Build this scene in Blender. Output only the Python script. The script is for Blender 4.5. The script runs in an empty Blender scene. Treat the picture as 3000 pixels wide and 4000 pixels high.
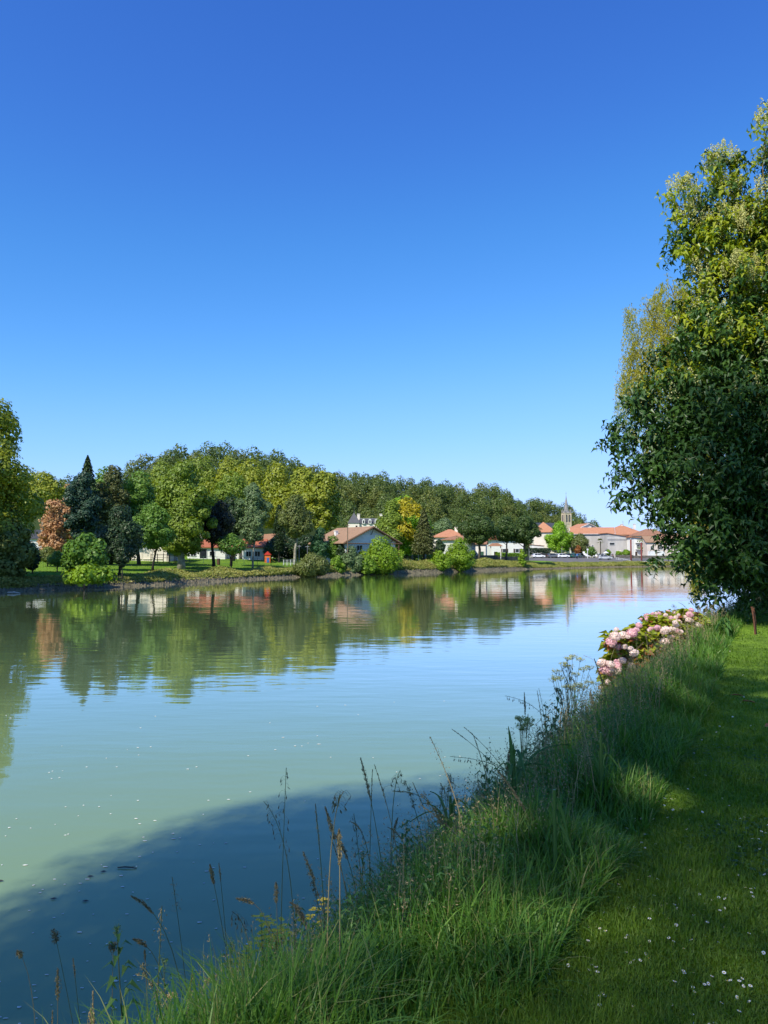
import bpy, math, random
import numpy as np
from mathutils import Vector

# ------------------------------------------------------------------ camera, sky, sun, exposure
SC = bpy.context.scene
COL = SC.collection
CAMH = 4.0                      # eye above the water
F = 3020.0                      # focal length in photo pixels (3000 x 4000)
PITCH = math.atan(160 / F)
cam = bpy.data.cameras.new("camera")
cam.sensor_fit = 'VERTICAL'; cam.sensor_height = 36.0; cam.lens = F / 4000 * 36
cam.clip_start = 0.05; cam.clip_end = 6000
camo = bpy.data.objects.new("camera", cam); COL.objects.link(camo)
camo.location = (0, 0, CAMH); camo.rotation_euler = (math.pi / 2 + PITCH, 0, 0)
SC.camera = camo

SUN_EL = math.radians(46); SUN_AZ = (-0.62, -0.785)          # horizontal direction towards the sun
SV = Vector((SUN_AZ[0] * math.cos(SUN_EL), SUN_AZ[1] * math.cos(SUN_EL), math.sin(SUN_EL))).normalized()
sl = bpy.data.lights.new("sun", 'SUN'); sl.energy = 5.0; sl.angle = math.radians(0.75); sl.color = (1.0, 0.93, 0.80)
so = bpy.data.objects.new("sun", sl); COL.objects.link(so)
so.rotation_euler = SV.to_track_quat('Z', 'Y').to_euler()
W = bpy.data.worlds.new("World"); SC.world = W; W.use_nodes = True
wt = W.node_tree; bg = wt.nodes["Background"]
sky = wt.nodes.new("ShaderNodeTexSky"); sky.sky_type = 'NISHITA'; sky.sun_disc = False
sky.sun_elevation = SUN_EL; sky.sun_rotation = math.atan2(SUN_AZ[0], SUN_AZ[1])
sky.altitude = 0; sky.air_density = 1.0; sky.dust_density = 0.2; sky.ozone_density = 6.0
sp_ = wt.nodes.new("ShaderNodeSeparateColor"); cb_ = wt.nodes.new("ShaderNodeCombineColor"); wt.links.new(sky.outputs[0], sp_.inputs[0])
# tone of each channel as the phone camera renders this clear sky: raw sky radiance / 10 -> shown radiance
for i_, pts_ in enumerate((((0, 0), (.065, .042), (.111, .089), (.24, .305), (.40, .503), (.7, .66), (1, .75)), ((0, 0), (.13, .168), (.212, .335), (.42, .67), (.6, .82), (1, .98)),
                           ((0, 0), (.27, .3155), (.41, .45), (.66, .66), (.8, .74), (1, .84)))):
    a_ = wt.nodes.new("ShaderNodeMath"); a_.operation = 'MULTIPLY'; a_.inputs[1].default_value = .1; wt.links.new(sp_.outputs[i_], a_.inputs[0])
    fc_ = wt.nodes.new("ShaderNodeFloatCurve"); cu_ = fc_.mapping.curves[0]
    cu_.points[0].location = pts_[0]; cu_.points[1].location = pts_[-1]
    for q_ in pts_[1:-1]: cu_.points.new(*q_)
    for q_ in cu_.points: q_.handle_type = 'AUTO_CLAMPED'
    fc_.mapping.update(); wt.links.new(a_.outputs[0], fc_.inputs[1])
    m_ = wt.nodes.new("ShaderNodeMath"); m_.operation = 'MULTIPLY'; m_.inputs[1].default_value = 13.62 if i_ == 2 else 6.81; wt.links.new(fc_.outputs[0], m_.inputs[0]); wt.links.new(m_.outputs[0], cb_.inputs[i_])
wt.links.new(cb_.outputs[0], bg.inputs["Color"])
bg.inputs["Strength"].default_value = 0.115
vs = SC.view_settings; vs.view_transform = 'Standard'; vs.look = 'None'; vs.exposure = 0.35; vs.gamma = 1.0
vs.use_curve_mapping = False
cy = SC.cycles
cy.use_denoising = True; cy.max_bounces = 6; cy.diffuse_bounces = 3; cy.glossy_bounces = 3
cy.transmission_bounces = 3; cy.transparent_max_bounces = 4; cy.caustics_reflective = False; cy.caustics_refractive = False
cy.sample_clamp_indirect = 4.0

rng = np.random.default_rng(7); random.seed(7)
PI = math.pi

def at(px, py, Y):
    """point on the sight line of a photo pixel at depth Y"""
    xc, yc = (px - 1500) / F, (2000 - py) / F
    d = (xc, math.cos(PITCH) - yc * math.sin(PITCH), math.sin(PITCH) + yc * math.cos(PITCH))
    t = Y / d[1]
    return Vector((d[0] * t, Y, CAMH + d[2] * t))

# ------------------------------------------------------------------ terrain shape
_ed = np.array([(-60, -60), (-15, -26), (-6, -15), (-1, -12), (.9, -9), (1.7, -1.0), (2.63, .27), (4.24, 1.2), (8.2, 3.3), (13, 5.6), (17, 7.7),
                (22, 11), (30, 17.5), (60, 40), (120, 85), (250, 200), (400, 330)], float)
_yy = np.linspace(-60, 400, 4601)
_xx = np.interp(_yy, _ed[:, 0], _ed[:, 1]); _k = np.hanning(9); _k /= _k.sum()
_xx = np.convolve(np.pad(_xx, 4, mode='edge'), _k, 'valid')
def XE(y): return np.interp(y, _yy, _xx)
def U(x, y): return (XE(y) - x) * 0.87         # metres from the lawn's edge towards the water
def z_near(x, y):
    u = U(x, y)
    z = np.interp(u, [-2, 0, .5, 1.1, 1.6, 2.1, 2.4, 6, 10], [2.4, 2.4, 2.33, 1.95, 1.2, .2, -.3, -1, -3])
    return z + 0.02 * np.sin(x * 1.7 + y * .6) * np.cos(y * 1.3)
FB = np.array([(-200, -190), (-100, -25), (-60, 43), (-39, 78), (-27.6, 97), (-19.5, 118), (-9, 137), (10.5, 157), (22, 174), (34, 190),
               (65, 220), (100, 240), (160, 258), (300, 280), (900, 330)], float)
def far_s(x, y):
    """signed distance to the far waterline, positive on land"""
    x = np.asarray(x, float); y = np.asarray(y, float)
    best = np.full(x.shape, 1e9); sg = np.zeros(x.shape)
    for a, b in zip(FB[:-1], FB[1:]):
        d = b - a; L2 = (d ** 2).sum()
        t = np.clip(((x - a[0]) * d[0] + (y - a[1]) * d[1]) / L2, 0, 1)
        qx, qy = a[0] + t * d[0], a[1] + t * d[1]
        dd = np.hypot(x - qx, y - qy)
        cr = d[0] * (y - a[1]) - d[1] * (x - a[0])
        m = dd < best
        best = np.where(m, dd, best); sg = np.where(m, np.sign(cr), sg)
    return best * sg
_R1p = [-400, 0, 560, 900, 1300, 1700, 2000, 2150, 2600]; _R1 = [330, 330, 330, 330, 380, 420, 470, 560, 600]
_SP = [-600, 0, 300, 480, 560, 640, 760, 900, 1050, 1150, 1250, 1330, 1480, 1600, 1700, 1830, 1950, 2050, 2200, 2270, 2350, 2450, 2600]
_SY = [1900, 1870, 1865, 1840, 1800, 1770, 1755, 1748, 1765, 1800, 1840, 1868, 1845, 1885, 1872, 1905, 1888, 1940, 1970, 2020, 2058, 2110, 2165]
def hill(x, y):
    ys = np.maximum(y, 1.0)
    px = np.clip(1500 + F * x / ys, -3000, 6000)
    r = y
    r1 = np.interp(px, _R1p, _R1); r0 = r1 - 125
    H = np.maximum(0, 4 + (2160 - np.interp(px, _SP, _SY)) * r1 / F - 9.5 - 2.2)
    t = np.clip((r - r0) / (r1 - r0), 0, 1); t = t * t * (3 - 2 * t) * .45 + t * .55
    back = np.clip(1 - (r - r1 - 40) / 500, 0.2, 1)
    return np.where(y > 100, H * t * back, 0)
def z_far(x, y):
    """low shelving bank at left, a steeper and higher one in the middle, a low one at the quay"""
    s = far_s(x, y); x = np.asarray(x, float); k = [-30, -3, 0, .5, 1.3, 3, 10, 25, 40, 100]
    A = np.interp(s, k, [-3, -.8, -.03, .35, .8, 1.05, 1.6, 2.5, 3.0, 3.1]); Bz = np.interp(s, k, [-3, -.8, -.03, .7, 1.5, 2.0, 2.3, 2.45, 2.6, 2.8]); C = np.interp(s, k, [-3, -.8, -.03, .25, .6, 1.0, 1.8, 2.2, 2.3, 2.3])
    w1 = np.clip((x + 18) / 16, 0, 1); w2 = np.clip((x - 27) / 12, 0, 1)
    return (A * (1 - w1) + Bz * w1) * (1 - w2) + C * w2 + hill(x, y)
def GZ(x, y):
    a = np.maximum(z_near(np.asarray(x, float), np.asarray(y, float)), z_far(x, y))
    return a
def gz(x, y): return float(GZ(np.array([x]), np.array([y]))[0])

# ------------------------------------------------------------------ mesh helpers
class B:
    """collects verts / quads / tris and links them as ONE mesh object"""
    def __init__(s): s.V = []; s.Q = []; s.T = []; s.qm = []; s.tm = []; s.n = 0
    def add(s, V, Q=None, T=None, mi=0):
        V = np.asarray(V, np.float32).reshape(-1, 3); s.V.append(V)
        if Q is not None and len(Q): Q = np.asarray(Q, np.int64); s.Q.append(Q + s.n); s.qm.append(np.full(len(Q), mi))
        if T is not None and len(T): T = np.asarray(T, np.int64); s.T.append(T + s.n); s.tm.append(np.full(len(T), mi))
        s.n += len(V); return s
    def build(s, name, mats, parent=None, smooth=False, loc=None):
        me = bpy.data.meshes.new(name)
        V = np.concatenate(s.V) if s.V else np.zeros((0, 3), np.float32)
        Q = np.concatenate(s.Q) if s.Q else np.zeros((0, 4), np.int64)
        T = np.concatenate(s.T) if s.T else np.zeros((0, 3), np.int64)
        me.vertices.add(len(V)); me.vertices.foreach_set("co", V.ravel())
        li = np.concatenate([Q.ravel(), T.ravel()]).astype(np.int32)
        me.loops.add(len(li)); me.loops.foreach_set("vertex_index", li)
        tot = np.concatenate([np.full(len(Q), 4), np.full(len(T), 3)]).astype(np.int32)
        st = np.concatenate([[0], np.cumsum(tot)[:-1]]).astype(np.int32) if len(tot) else np.zeros(0, np.int32)
        me.polygons.add(len(tot)); me.polygons.foreach_set("loop_start", st); me.polygons.foreach_set("loop_total", tot)
        if not isinstance(mats, (list, tuple)): mats = [mats]
        for m in mats: me.materials.append(m)
        if len(mats) > 1:
            mi = np.concatenate(s.qm + s.tm).astype(np.int32); me.polygons.foreach_set("material_index", mi)
        me.polygons.foreach_set("use_smooth", np.full(len(tot), bool(smooth)))
        me.update(calc_edges=True)
        o = bpy.data.objects.new(name, me); COL.objects.link(o)
        if parent is not None: o.parent = parent
        if loc is not None: o.location = loc
        return o
    # --- shapes
    def box(s, c, size, rz=0.0, mi=0, taper=1.0):
        hx, hy, hz = size[0] / 2, size[1] / 2, size[2] / 2
        P = np.array([(-hx, -hy, -hz), (hx, -hy, -hz), (hx, hy, -hz), (-hx, hy, -hz),
                      (-hx * taper, -hy * taper, hz), (hx * taper, -hy * taper, hz), (hx * taper, hy * taper, hz), (-hx * taper, hy * taper, hz)])
        cz, sz = math.cos(rz), math.sin(rz)
        P = np.c_[P[:, 0] * cz - P[:, 1] * sz, P[:, 0] * sz + P[:, 1] * cz, P[:, 2]] + np.array(c)
        return s.add(P, [(0, 3, 2, 1), (4, 5, 6, 7), (0, 1, 5, 4), (1, 2, 6, 5), (2, 3, 7, 6), (3, 0, 4, 7)], mi=mi)
    def tube(s, pts, rad, n=6, mi=0):
        pts = np.asarray(pts, float); k = len(pts); rad = np.broadcast_to(np.asarray(rad, float), (k,))
        tan = np.gradient(pts, axis=0); tan /= np.linalg.norm(tan, axis=1)[:, None] + 1e-9
        ref = np.where(np.abs(tan[:, 2:3]) > .9, np.array([[1., 0, 0]]), np.array([[0., 0, 1]]))
        a = np.cross(tan, ref); a /= np.linalg.norm(a, axis=1)[:, None] + 1e-9
        for i in range(1, k):
            if (a[i] * a[i - 1]).sum() < 0: a[i] = -a[i]
        b = np.cross(tan, a)
        th = np.linspace(0, 2 * PI, n, endpoint=False)
        V = pts[:, None, :] + rad[:, None, None] * (np.cos(th)[None, :, None] * a[:, None, :] + np.sin(th)[None, :, None] * b[:, None, :])
        i = np.arange(k - 1)[:, None] * n; j = np.arange(n)[None, :]; j2 = (j + 1) % n
        Q = np.stack([i + j, i + j2, i + n + j2, i + n + j], -1).reshape(-1, 4)
        V = np.concatenate([V.reshape(-1, 3), pts[:1], pts[-1:]])
        T = [(k * n, (q + 1) % n, q) for q in range(n)] + [(k * n + 1, (k - 1) * n + q, (k - 1) * n + (q + 1) % n) for q in range(n)]
        return s.add(V, Q, T, mi=mi)
    def poly(s, pts, mi=0):
        pts = np.asarray(pts, float); k = len(pts)
        if k == 4: return s.add(pts, Q=[(0, 1, 2, 3)], mi=mi)
        return s.add(pts, T=[(0, i, i + 1) for i in range(1, k - 1)], mi=mi)
    def leaves(s, C, N, L, Wd, g, mi=0, T0=None):
        """one pointed four-sided leaf face per centre"""
        n = len(C); N = N / (np.linalg.norm(N, axis=1)[:, None] + 1e-9)
        t = g.normal(size=(n, 3)) if T0 is None else T0
        t = t - (t * N).sum(1)[:, None] * N; t /= np.linalg.norm(t, axis=1)[:, None] + 1e-9
        b = np.cross(N, t)
        L = np.broadcast_to(np.asarray(L, float), (n,))[:, None]; Wd = np.broadcast_to(np.asarray(Wd, float), (n,))[:, None]
        V = np.stack([C - t * L / 2, C + b * Wd / 2 + t * L * .08, C + t * L / 2, C - b * Wd / 2 + t * L * .08], 1).reshape(-1, 3)
        return s.add(V, np.arange(n * 4).reshape(n, 4), mi=mi)
    def bent_leaves(s, P, D, N, L, Wd, droop=.25, mi=0):
        """leaf from its stalk end P along D, folded on the midrib and arching down: 5 verts, 4 tris"""
        n = len(P); D = D / (np.linalg.norm(D, axis=1)[:, None] + 1e-9)
        N = N - (N * D).sum(1)[:, None] * D; N /= np.linalg.norm(N, axis=1)[:, None] + 1e-9
        S = np.cross(D, N); L = np.broadcast_to(np.asarray(L, float), (n,))[:, None]; Wd = np.broadcast_to(np.asarray(Wd, float), (n,))[:, None]
        mid = P + D * L * .48 + N * L * droop * .35
        V = np.stack([P, mid + S * Wd / 2 + N * Wd * .18, mid, mid - S * Wd / 2 + N * Wd * .18, P + D * L - N * L * droop * .5], 1).reshape(-1, 3)
        base = np.arange(n)[:, None] * 5
        T = np.concatenate([base + np.array([[0, 2, 1]]), base + np.array([[0, 3, 2]]), base + np.array([[1, 2, 4]]), base + np.array([[2, 3, 4]])])
        return s.add(V, T=T, mi=mi)
    def blades(s, R, ang, L, Wd, curve, g, k=4, mi=0):
        n = len(R); L = np.asarray(L)[:, None]; Wd = np.asarray(Wd)[:, None]; curve = np.asarray(curve)[:, None]
        d = np.c_[np.cos(ang), np.sin(ang)]; sd = np.c_[-np.sin(ang + g.normal(0, .6, n)), np.cos(ang + g.normal(0, .6, n))]
        t = np.linspace(0, 1, k + 1)[None, :]
        h = L * (t - .55 * curve * t ** 2.5); o = L * curve * (.25 * t + .75 * t ** 2) * .95
        w = Wd * (1 - t ** 1.6) * .5 * np.minimum(1, .6 + t)
        x = R[:, 0:1] + d[:, 0:1] * o; y = R[:, 1:2] + d[:, 1:2] * o; z = R[:, 2:3] + h
        A = np.stack([x - sd[:, 0:1] * w, y - sd[:, 1:2] * w, z], -1); Bv = np.stack([x + sd[:, 0:1] * w, y + sd[:, 1:2] * w, z], -1)
        V = np.stack([A, Bv], 2).reshape(n, -1, 3)
        q = np.array([(2 * i, 2 * i + 1, 2 * i + 3, 2 * i + 2) for i in range(k)])
        Q = (np.arange(n)[:, None, None] * (2 * (k + 1)) + q[None]).reshape(-1, 4)
        return s.add(V.reshape(-1, 3), Q, mi=mi)

def tag(o, label=None, cat=None, group=None, kind=None):
    if label: o["label"] = label
    if cat: o["category"] = cat
    if group: o["group"] = group
    if kind: o["kind"] = kind
    return o
def thing(name, label, cat, loc=(0, 0, 0), rz=0.0, group=None):
    o = bpy.data.objects.new(name, None); COL.objects.link(o); o.empty_display_size = .3
    o.location = loc; o.rotation_euler = (0, 0, rz); return tag(o, label, cat, group, 'thing')
def copy_tree(o, parent=None):
    c = o.copy(); COL.objects.link(c)
    if parent is not None: c.parent = parent
    for ch in list(o.children): copy_tree(ch, c)
    return c

# ------------------------------------------------------------------ materials
def newmat(name):
    m = bpy.data.materials.new(name); m.use_nodes = True; nt = m.node_tree
    return m, nt, nt.nodes["Principled BSDF"], nt.nodes["Material Output"]
def rgb(c): return (c[0], c[1], c[2], 1.0)
def leafmat(name, c1, c2, tr=.3, rough=.5, spec=.35, nscale=.35, objrand=0.0, namt=.45):
    m, nt, p, out = newmat(name); N = nt.nodes; Lk = nt.links
    geo = N.new("ShaderNodeNewGeometry"); no = N.new("ShaderNodeTexNoise"); no.inputs["Scale"].default_value = nscale; no.inputs["Detail"].default_value = 2
    Lk.new(geo.outputs["Position"], no.inputs["Vector"])
    st = N.new("ShaderNodeMapRange"); st.inputs[1].default_value = .3; st.inputs[2].default_value = .7
    Lk.new(no.outputs["Fac"], st.inputs[0])
    a = N.new("ShaderNodeMath"); a.operation = 'MULTIPLY_ADD'; a.inputs[1].default_value = namt
    b = N.new("ShaderNodeMath"); b.operation = 'MULTIPLY'; b.inputs[1].default_value = 1 - namt - objrand
    Lk.new(geo.outputs["Random Per Island"], b.inputs[0]); Lk.new(st.outputs[0], a.inputs[0]); Lk.new(b.outputs[0], a.inputs[2])
    f = a.outputs[0]
    if objrand:
        oi = N.new("ShaderNodeObjectInfo"); c = N.new("ShaderNodeMath"); c.operation = 'MULTIPLY_ADD'; c.inputs[1].default_value = objrand
        Lk.new(oi.outputs["Random"], c.inputs[0]); Lk.new(f, c.inputs[2]); f = c.outputs[0]
    mx = N.new("ShaderNodeMix"); mx.data_type = 'RGBA'; mx.inputs[6].default_value = rgb(c1); mx.inputs[7].default_value = rgb(c2)
    Lk.new(f, mx.inputs[0]); Lk.new(mx.outputs[2], p.inputs["Base Color"])
    p.inputs["Roughness"].default_value = rough; p.inputs["Specular IOR Level"].default_value = spec
    if tr > 0:
        t = N.new("ShaderNodeBsdfTranslucent"); hv = N.new("ShaderNodeHueSaturation"); hv.inputs["Value"].default_value = 1.5; hv.inputs["Saturation"].default_value = 1.1
        hv.inputs["Hue"].default_value = .485
        Lk.new(mx.outputs[2], hv.inputs["Color"]); Lk.new(hv.outputs[0], t.inputs["Color"])
        ms = N.new("ShaderNodeMixShader"); ms.inputs[0].default_value = tr
        Lk.new(p.outputs[0], ms.inputs[1]); Lk.new(t.outputs[0], ms.inputs[2]); Lk.new(ms.outputs[0], out.inputs[0])
    return m
def surf(name, c1, c2=None, scale=3.0, rough=.8, spec=.3, metal=0.0, bump=0.0, stretch=(1, 1, 1), detail=4, bscale=None):
    m, nt, p, out = newmat(name); N = nt.nodes; Lk = nt.links
    p.inputs["Roughness"].default_value = rough; p.inputs["Specular IOR Level"].default_value = spec; p.inputs["Metallic"].default_value = metal
    if c2 is None: c2 = tuple(v * .75 for v in c1)
    tc = N.new("ShaderNodeTexCoord"); mp = N.new("ShaderNodeMapping"); mp.inputs["Scale"].default_value = stretch
    Lk.new(tc.outputs["Object"], mp.inputs[0])
    no = N.new("ShaderNodeTexNoise"); no.inputs["Scale"].default_value = scale; no.inputs["Detail"].default_value = detail; Lk.new(mp.outputs[0], no.inputs["Vector"])
    mr = N.new("ShaderNodeMapRange"); mr.inputs[1].default_value = .32; mr.inputs[2].default_value = .68; Lk.new(no.outputs["Fac"], mr.inputs[0])
    mx = N.new("ShaderNodeMix"); mx.data_type = 'RGBA'; mx.inputs[6].default_value = rgb(c1); mx.inputs[7].default_value = rgb(c2)
    Lk.new(mr.outputs[0], mx.inputs[0]); Lk.new(mx.outputs[2], p.inputs["Base Color"])
    if bump:
        n2 = N.new("ShaderNodeTexNoise"); n2.inputs["Scale"].default_value = bscale or scale * 4; Lk.new(mp.outputs[0], n2.inputs["Vector"])
        bp = N.new("ShaderNodeBump"); bp.inputs["Strength"].default_value = bump; Lk.new(n2.outputs["Fac"], bp.inputs["Height"]); Lk.new(bp.outputs[0], p.inputs["Normal"])
    return m
def tilemat(name, c1, c2):
    """clay tiles: rows of half-round tiles in colour and relief"""
    m, nt, p, out = newmat(name); N = nt.nodes; Lk = nt.links
    tc = N.new("ShaderNodeTexCoord"); no = N.new("ShaderNodeTexNoise"); no.inputs["Scale"].default_value = 1.3; no.inputs["Detail"].default_value = 6; no.inputs["Roughness"].default_value = .75
    Lk.new(tc.outputs["Object"], no.inputs["Vector"])
    mr = N.new("ShaderNodeMapRange"); mr.inputs[1].default_value = .3; mr.inputs[2].default_value = .7; Lk.new(no.outputs["Fac"], mr.inputs[0])
    mx = N.new("ShaderNodeMix"); mx.data_type = 'RGBA'; mx.inputs[6].default_value = rgb(c1); mx.inputs[7].default_value = rgb(c2)
    Lk.new(mr.outputs[0], mx.inputs[0]); Lk.new(mx.outputs[2], p.inputs["Base Color"]); p.inputs["Roughness"].default_value = .85
    wv = N.new("ShaderNodeTexWave"); wv.inputs["Scale"].default_value = 4.0; wv.inputs["Distortion"].default_value = .6; Lk.new(tc.outputs["Object"], wv.inputs["Vector"])
    bp = N.new("ShaderNodeBump"); bp.inputs["Strength"].default_value = .5; bp.inputs["Distance"].default_value = .05; Lk.new(wv.outputs["Fac"], bp.inputs["Height"]); Lk.new(bp.outputs[0], p.inputs["Normal"])
    return m

M = {}
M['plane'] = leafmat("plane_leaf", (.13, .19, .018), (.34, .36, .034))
M['plane_far'] = leafmat("plane_far_leaf", (0.102, 0.176, 0.023), (0.278, 0.335, 0.041))
M['lime'] = leafmat("lime_leaf", (0.105, 0.176, 0.018), (0.237, 0.314, 0.033))
M['limebright'] = leafmat("bright_lime_leaf", (0.135, 0.297, 0.014), (0.270, 0.459, 0.024))
M['green'] = leafmat("green_leaf", (0.061, 0.150, 0.021), (0.176, 0.299, 0.039))
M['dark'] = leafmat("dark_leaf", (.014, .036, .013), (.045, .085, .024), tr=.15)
M['plum'] = leafmat("dark_plum_leaf", (.012, .016, .010), (.026, .034, .016), tr=.12)
M['conifer'] = leafmat("conifer_needle", (.016, .048, .028), (.042, .09, .045), tr=.1)
M['spruce'] = leafmat("spruce_needle", (0.018, 0.044, 0.016), (0.058, 0.098, 0.029), tr=.1)
M['brownconifer'] = leafmat("olive_conifer_needle", (0.061, 0.081, 0.020), (0.135, 0.142, 0.041), tr=.15)
M['rust'] = leafmat("rusty_cypress_needle", (.42, .22, .095), (.55, .36, .18), tr=.25)
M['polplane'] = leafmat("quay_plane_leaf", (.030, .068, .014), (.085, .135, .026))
M['olive'] = leafmat("olive_green_leaf", (0.089, 0.121, 0.029), (0.194, 0.227, 0.056))
M['greygreen'] = leafmat("grey_green_leaf", (0.082, 0.138, 0.056), (0.179, 0.259, 0.097))
M['bluegreen'] = leafmat("blue_green_leaf", (0.041, 0.115, 0.047), (0.095, 0.203, 0.074))
M['yellow'] = leafmat("golden_leaf", (.30, .28, .012), (.50, .42, .02))
M['hill1'] = leafmat("oak_wood_leaf", (0.062, 0.106, 0.022), (0.151, 0.202, 0.043), objrand=.3, namt=.3)
M['hill2'] = leafmat("light_wood_leaf", (.09, .13, .022), (.20, .22, .05), objrand=.3, namt=.3)
M['catalpa'] = leafmat("catalpa_leaf", (.05, .125, .014), (.13, .25, .026))
M['bush'] = leafmat("bank_bush_leaf", (0.095, 0.203, 0.014), (0.230, 0.351, 0.027))
M['bushbright'] = leafmat("willow_bush_leaf", (.13, .24, .012), (.24, .36, .022))
M['orangebush'] = leafmat("orange_bush_leaf", (.22, .08, .02), (.34, .15, .04))
M['herb'] = leafmat("bank_herb_leaf", (.12, .18, .02), (.38, .34, .09))
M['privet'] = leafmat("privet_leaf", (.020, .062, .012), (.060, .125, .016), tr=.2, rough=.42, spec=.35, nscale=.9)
M['privetsunlit'] = leafmat("privet_sunlit_leaf", (.20, .28, .012), (.38, .42, .03), tr=.4, rough=.4, nscale=.9)  # privet leaf with sunlight put into its colour
M['blossom'] = leafmat("privet_blossom", (.42, .42, .12), (.70, .68, .32), tr=.3, rough=.7)
M['willow'] = leafmat("willow_leaf", (.26, .28, .03), (.45, .42, .07), tr=.4, nscale=.8)
M['grass'] = leafmat("tall_grass_blade", (.055, .155, .022), (.155, .285, .038), tr=.4, rough=.45, nscale=1.2, namt=.35)
M['grasspale'] = leafmat("pale_grass_blade", (.15, .20, .045), (.34, .32, .11), tr=.35, rough=.55, nscale=1.2)
M['lawn'] = leafmat("lawn_blade", (.070, .155, .013), (.18, .275, .027), tr=.42, rough=.5, nscale=1.6, namt=.4)
M['clover'] = leafmat("clover_leaf", (.03, .085, .025), (.06, .13, .04), tr=.25)
M['straw'] = leafmat("dry_grass_stem", (.28, .21, .09), (.46, .36, .18), tr=.25, rough=.7)
M['stem'] = leafmat("green_grass_stem", (.07, .11, .03), (.16, .18, .06), tr=.2, rough=.6)
M['seed'] = leafmat("grass_seed", (.20, .16, .08), (.38, .30, .15), tr=.25, rough=.7)
M['seeddark'] = leafmat("dark_grass_seed", (.09, .095, .05), (.18, .16, .08), tr=.2, rough=.7)
M['nettle'] = leafmat("nettle_leaf", (0.042, 0.119, 0.025), (0.098, 0.210, 0.042), tr=.3, rough=.55)
M['reed'] = leafmat("broad_reed_blade", (.05, .13, .03), (.09, .18, .05), tr=.3, rough=.35)
M['hydleaf'] = leafmat("hydrangea_leaf", (.13, .22, .014), (.42, .42, .035), tr=.35, nscale=2)
M['hydred'] = leafmat("reddened_hydrangea_leaf", (.22, .07, .03), (.34, .14, .04), tr=.3, nscale=2)
M['pink'] = leafmat("pink_petal", (.80, .47, .50), (.84, .60, .60), tr=.3, rough=.6, nscale=3)
M['palepink'] = leafmat("pale_pink_petal", (.85, .68, .60), (.87, .76, .68), tr=.3, rough=.6, nscale=3)
M['white'] = leafmat("daisy_petal", (.78, .78, .78), (.85, .85, .84), tr=.15, rough=.6)
M['daisyeye'] = surf("daisy_eye", (.55, .38, .02), rough=.8)
M['ragwort'] = leafmat("yellow_petal", (.70, .50, .01), (.80, .62, .02), tr=.2)
M['umbel'] = leafmat("umbel_floret", (.36, .38, .10), (.55, .55, .2), tr=.3)
M['bark'] = surf("grey_bark", (.10, .085, .065), (.05, .042, .033), scale=4, bump=.6, stretch=(1, 1, .3))
M['barkdark'] = surf("dark_bark", (.035, .028, .022), (.018, .015, .012), scale=4, bump=.6, stretch=(1, 1, .3))
M['barkpale'] = surf("pale_plane_bark", (.34, .31, .24), (.16, .15, .11), scale=2, bump=.3)
M['twig'] = surf("tan_twig", (.22, .16, .09), (.12, .09, .05), scale=8)
M['whitewall'] = surf("white_render", (.74, .73, .70), (.64, .63, .595), scale=.5, rough=.9)
M['creamwall'] = surf("cream_render", (.76, .70, .60), (.66, .60, .50), scale=.5, rough=.9)
M['pinkwall'] = surf("pale_pink_render", (.66, .56, .49), (.56, .48, .42), scale=.5, rough=.9)
M['greywall'] = surf("weathered_grey_render", (.50, .48, .45), (.36, .345, .33), scale=.45, rough=.95, stretch=(1, 1, .35), detail=8)
M['stone'] = surf("church_stone", (.60, .50, .36), (.46, .37, .26), scale=1.2, rough=.9, bump=.4)
M['wallstone'] = surf("dark_quay_stone", (.16, .145, .12), (.075, .07, .06), scale=1.6, rough=.95, bump=.6)
M['slate'] = surf("blue_slate", (.060, .064, .075), (.040, .043, .052), scale=2, rough=.55, spec=.5)
M['spireslate'] = surf("grey_spire_slate", (.27, .26, .255), (.19, .185, .185), scale=1.2, rough=.7)
M['tile_orange'] = tilemat("orange_clay_tile", (.50, .235, .125), (.40, .17, .09))
M['tile_red'] = tilemat("red_clay_tile", (.42, .13, .06), (.30, .09, .045))
M['tile_old'] = tilemat("old_clay_tile", (.36, .18, .10), (.22, .11, .065))
M['tile_tan'] = tilemat("tan_brown_tile", (.36, .22, .13), (.25, .15, .09))
M['wood'] = surf("brown_wood", (.13, .07, .035), (.08, .045, .025), scale=5, stretch=(1, 1, .2))
M['redwood'] = surf("red_brown_timber", (.24, .05, .03), (.16, .035, .022), scale=5)
M['greywood'] = surf("grey_fence_wood", (.20, .15, .10), (.12, .09, .06), scale=4)
M['glass'] = surf("dark_window_glass", (.02, .023, .028), (.014, .016, .02), rough=.12, spec=.6)
M['shutter'] = surf("dark_brown_shutter", (.06, .04, .03), rough=.7)
M['greymetal'] = surf("painted_grey_metal", (.30, .31, .32), rough=.5)
M['whitemetal'] = surf("painted_white_metal", (.74, .75, .75), rough=.45)
M['greenmetal'] = surf("painted_green_metal", (.04, .11, .07), rough=.5)
M['rustmetal'] = surf("red_oxide_steel", (.20, .045, .035), (.13, .035, .028), rough=.7)
M['rustpost'] = surf("rusty_stake_steel", (.17, .07, .035), (.10, .04, .025), scale=20, rough=.85)
M['teal'] = surf("teal_panel", (.03, .22, .20), rough=.5)
M['orangepl'] = surf("orange_plastic", (.62, .16, .04), rough=.4)
M['redpl'] = surf("red_plastic", (.55, .05, .04), rough=.4)
M['bluepl'] = surf("blue_plastic", (.05, .15, .45), rough=.4)
M['yellowpl'] = surf("yellow_plastic", (.70, .55, .04), rough=.4)
M['coral'] = surf("coral_awning", (.62, .22, .16), rough=.7)
M['asphalt'] = surf("asphalt", (.16, .15, .14), (.11, .105, .10), scale=.6, rough=.9)
M['concrete'] = surf("pale_concrete", (.42, .40, .36), (.32, .30, .27), scale=1, rough=.9)
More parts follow.
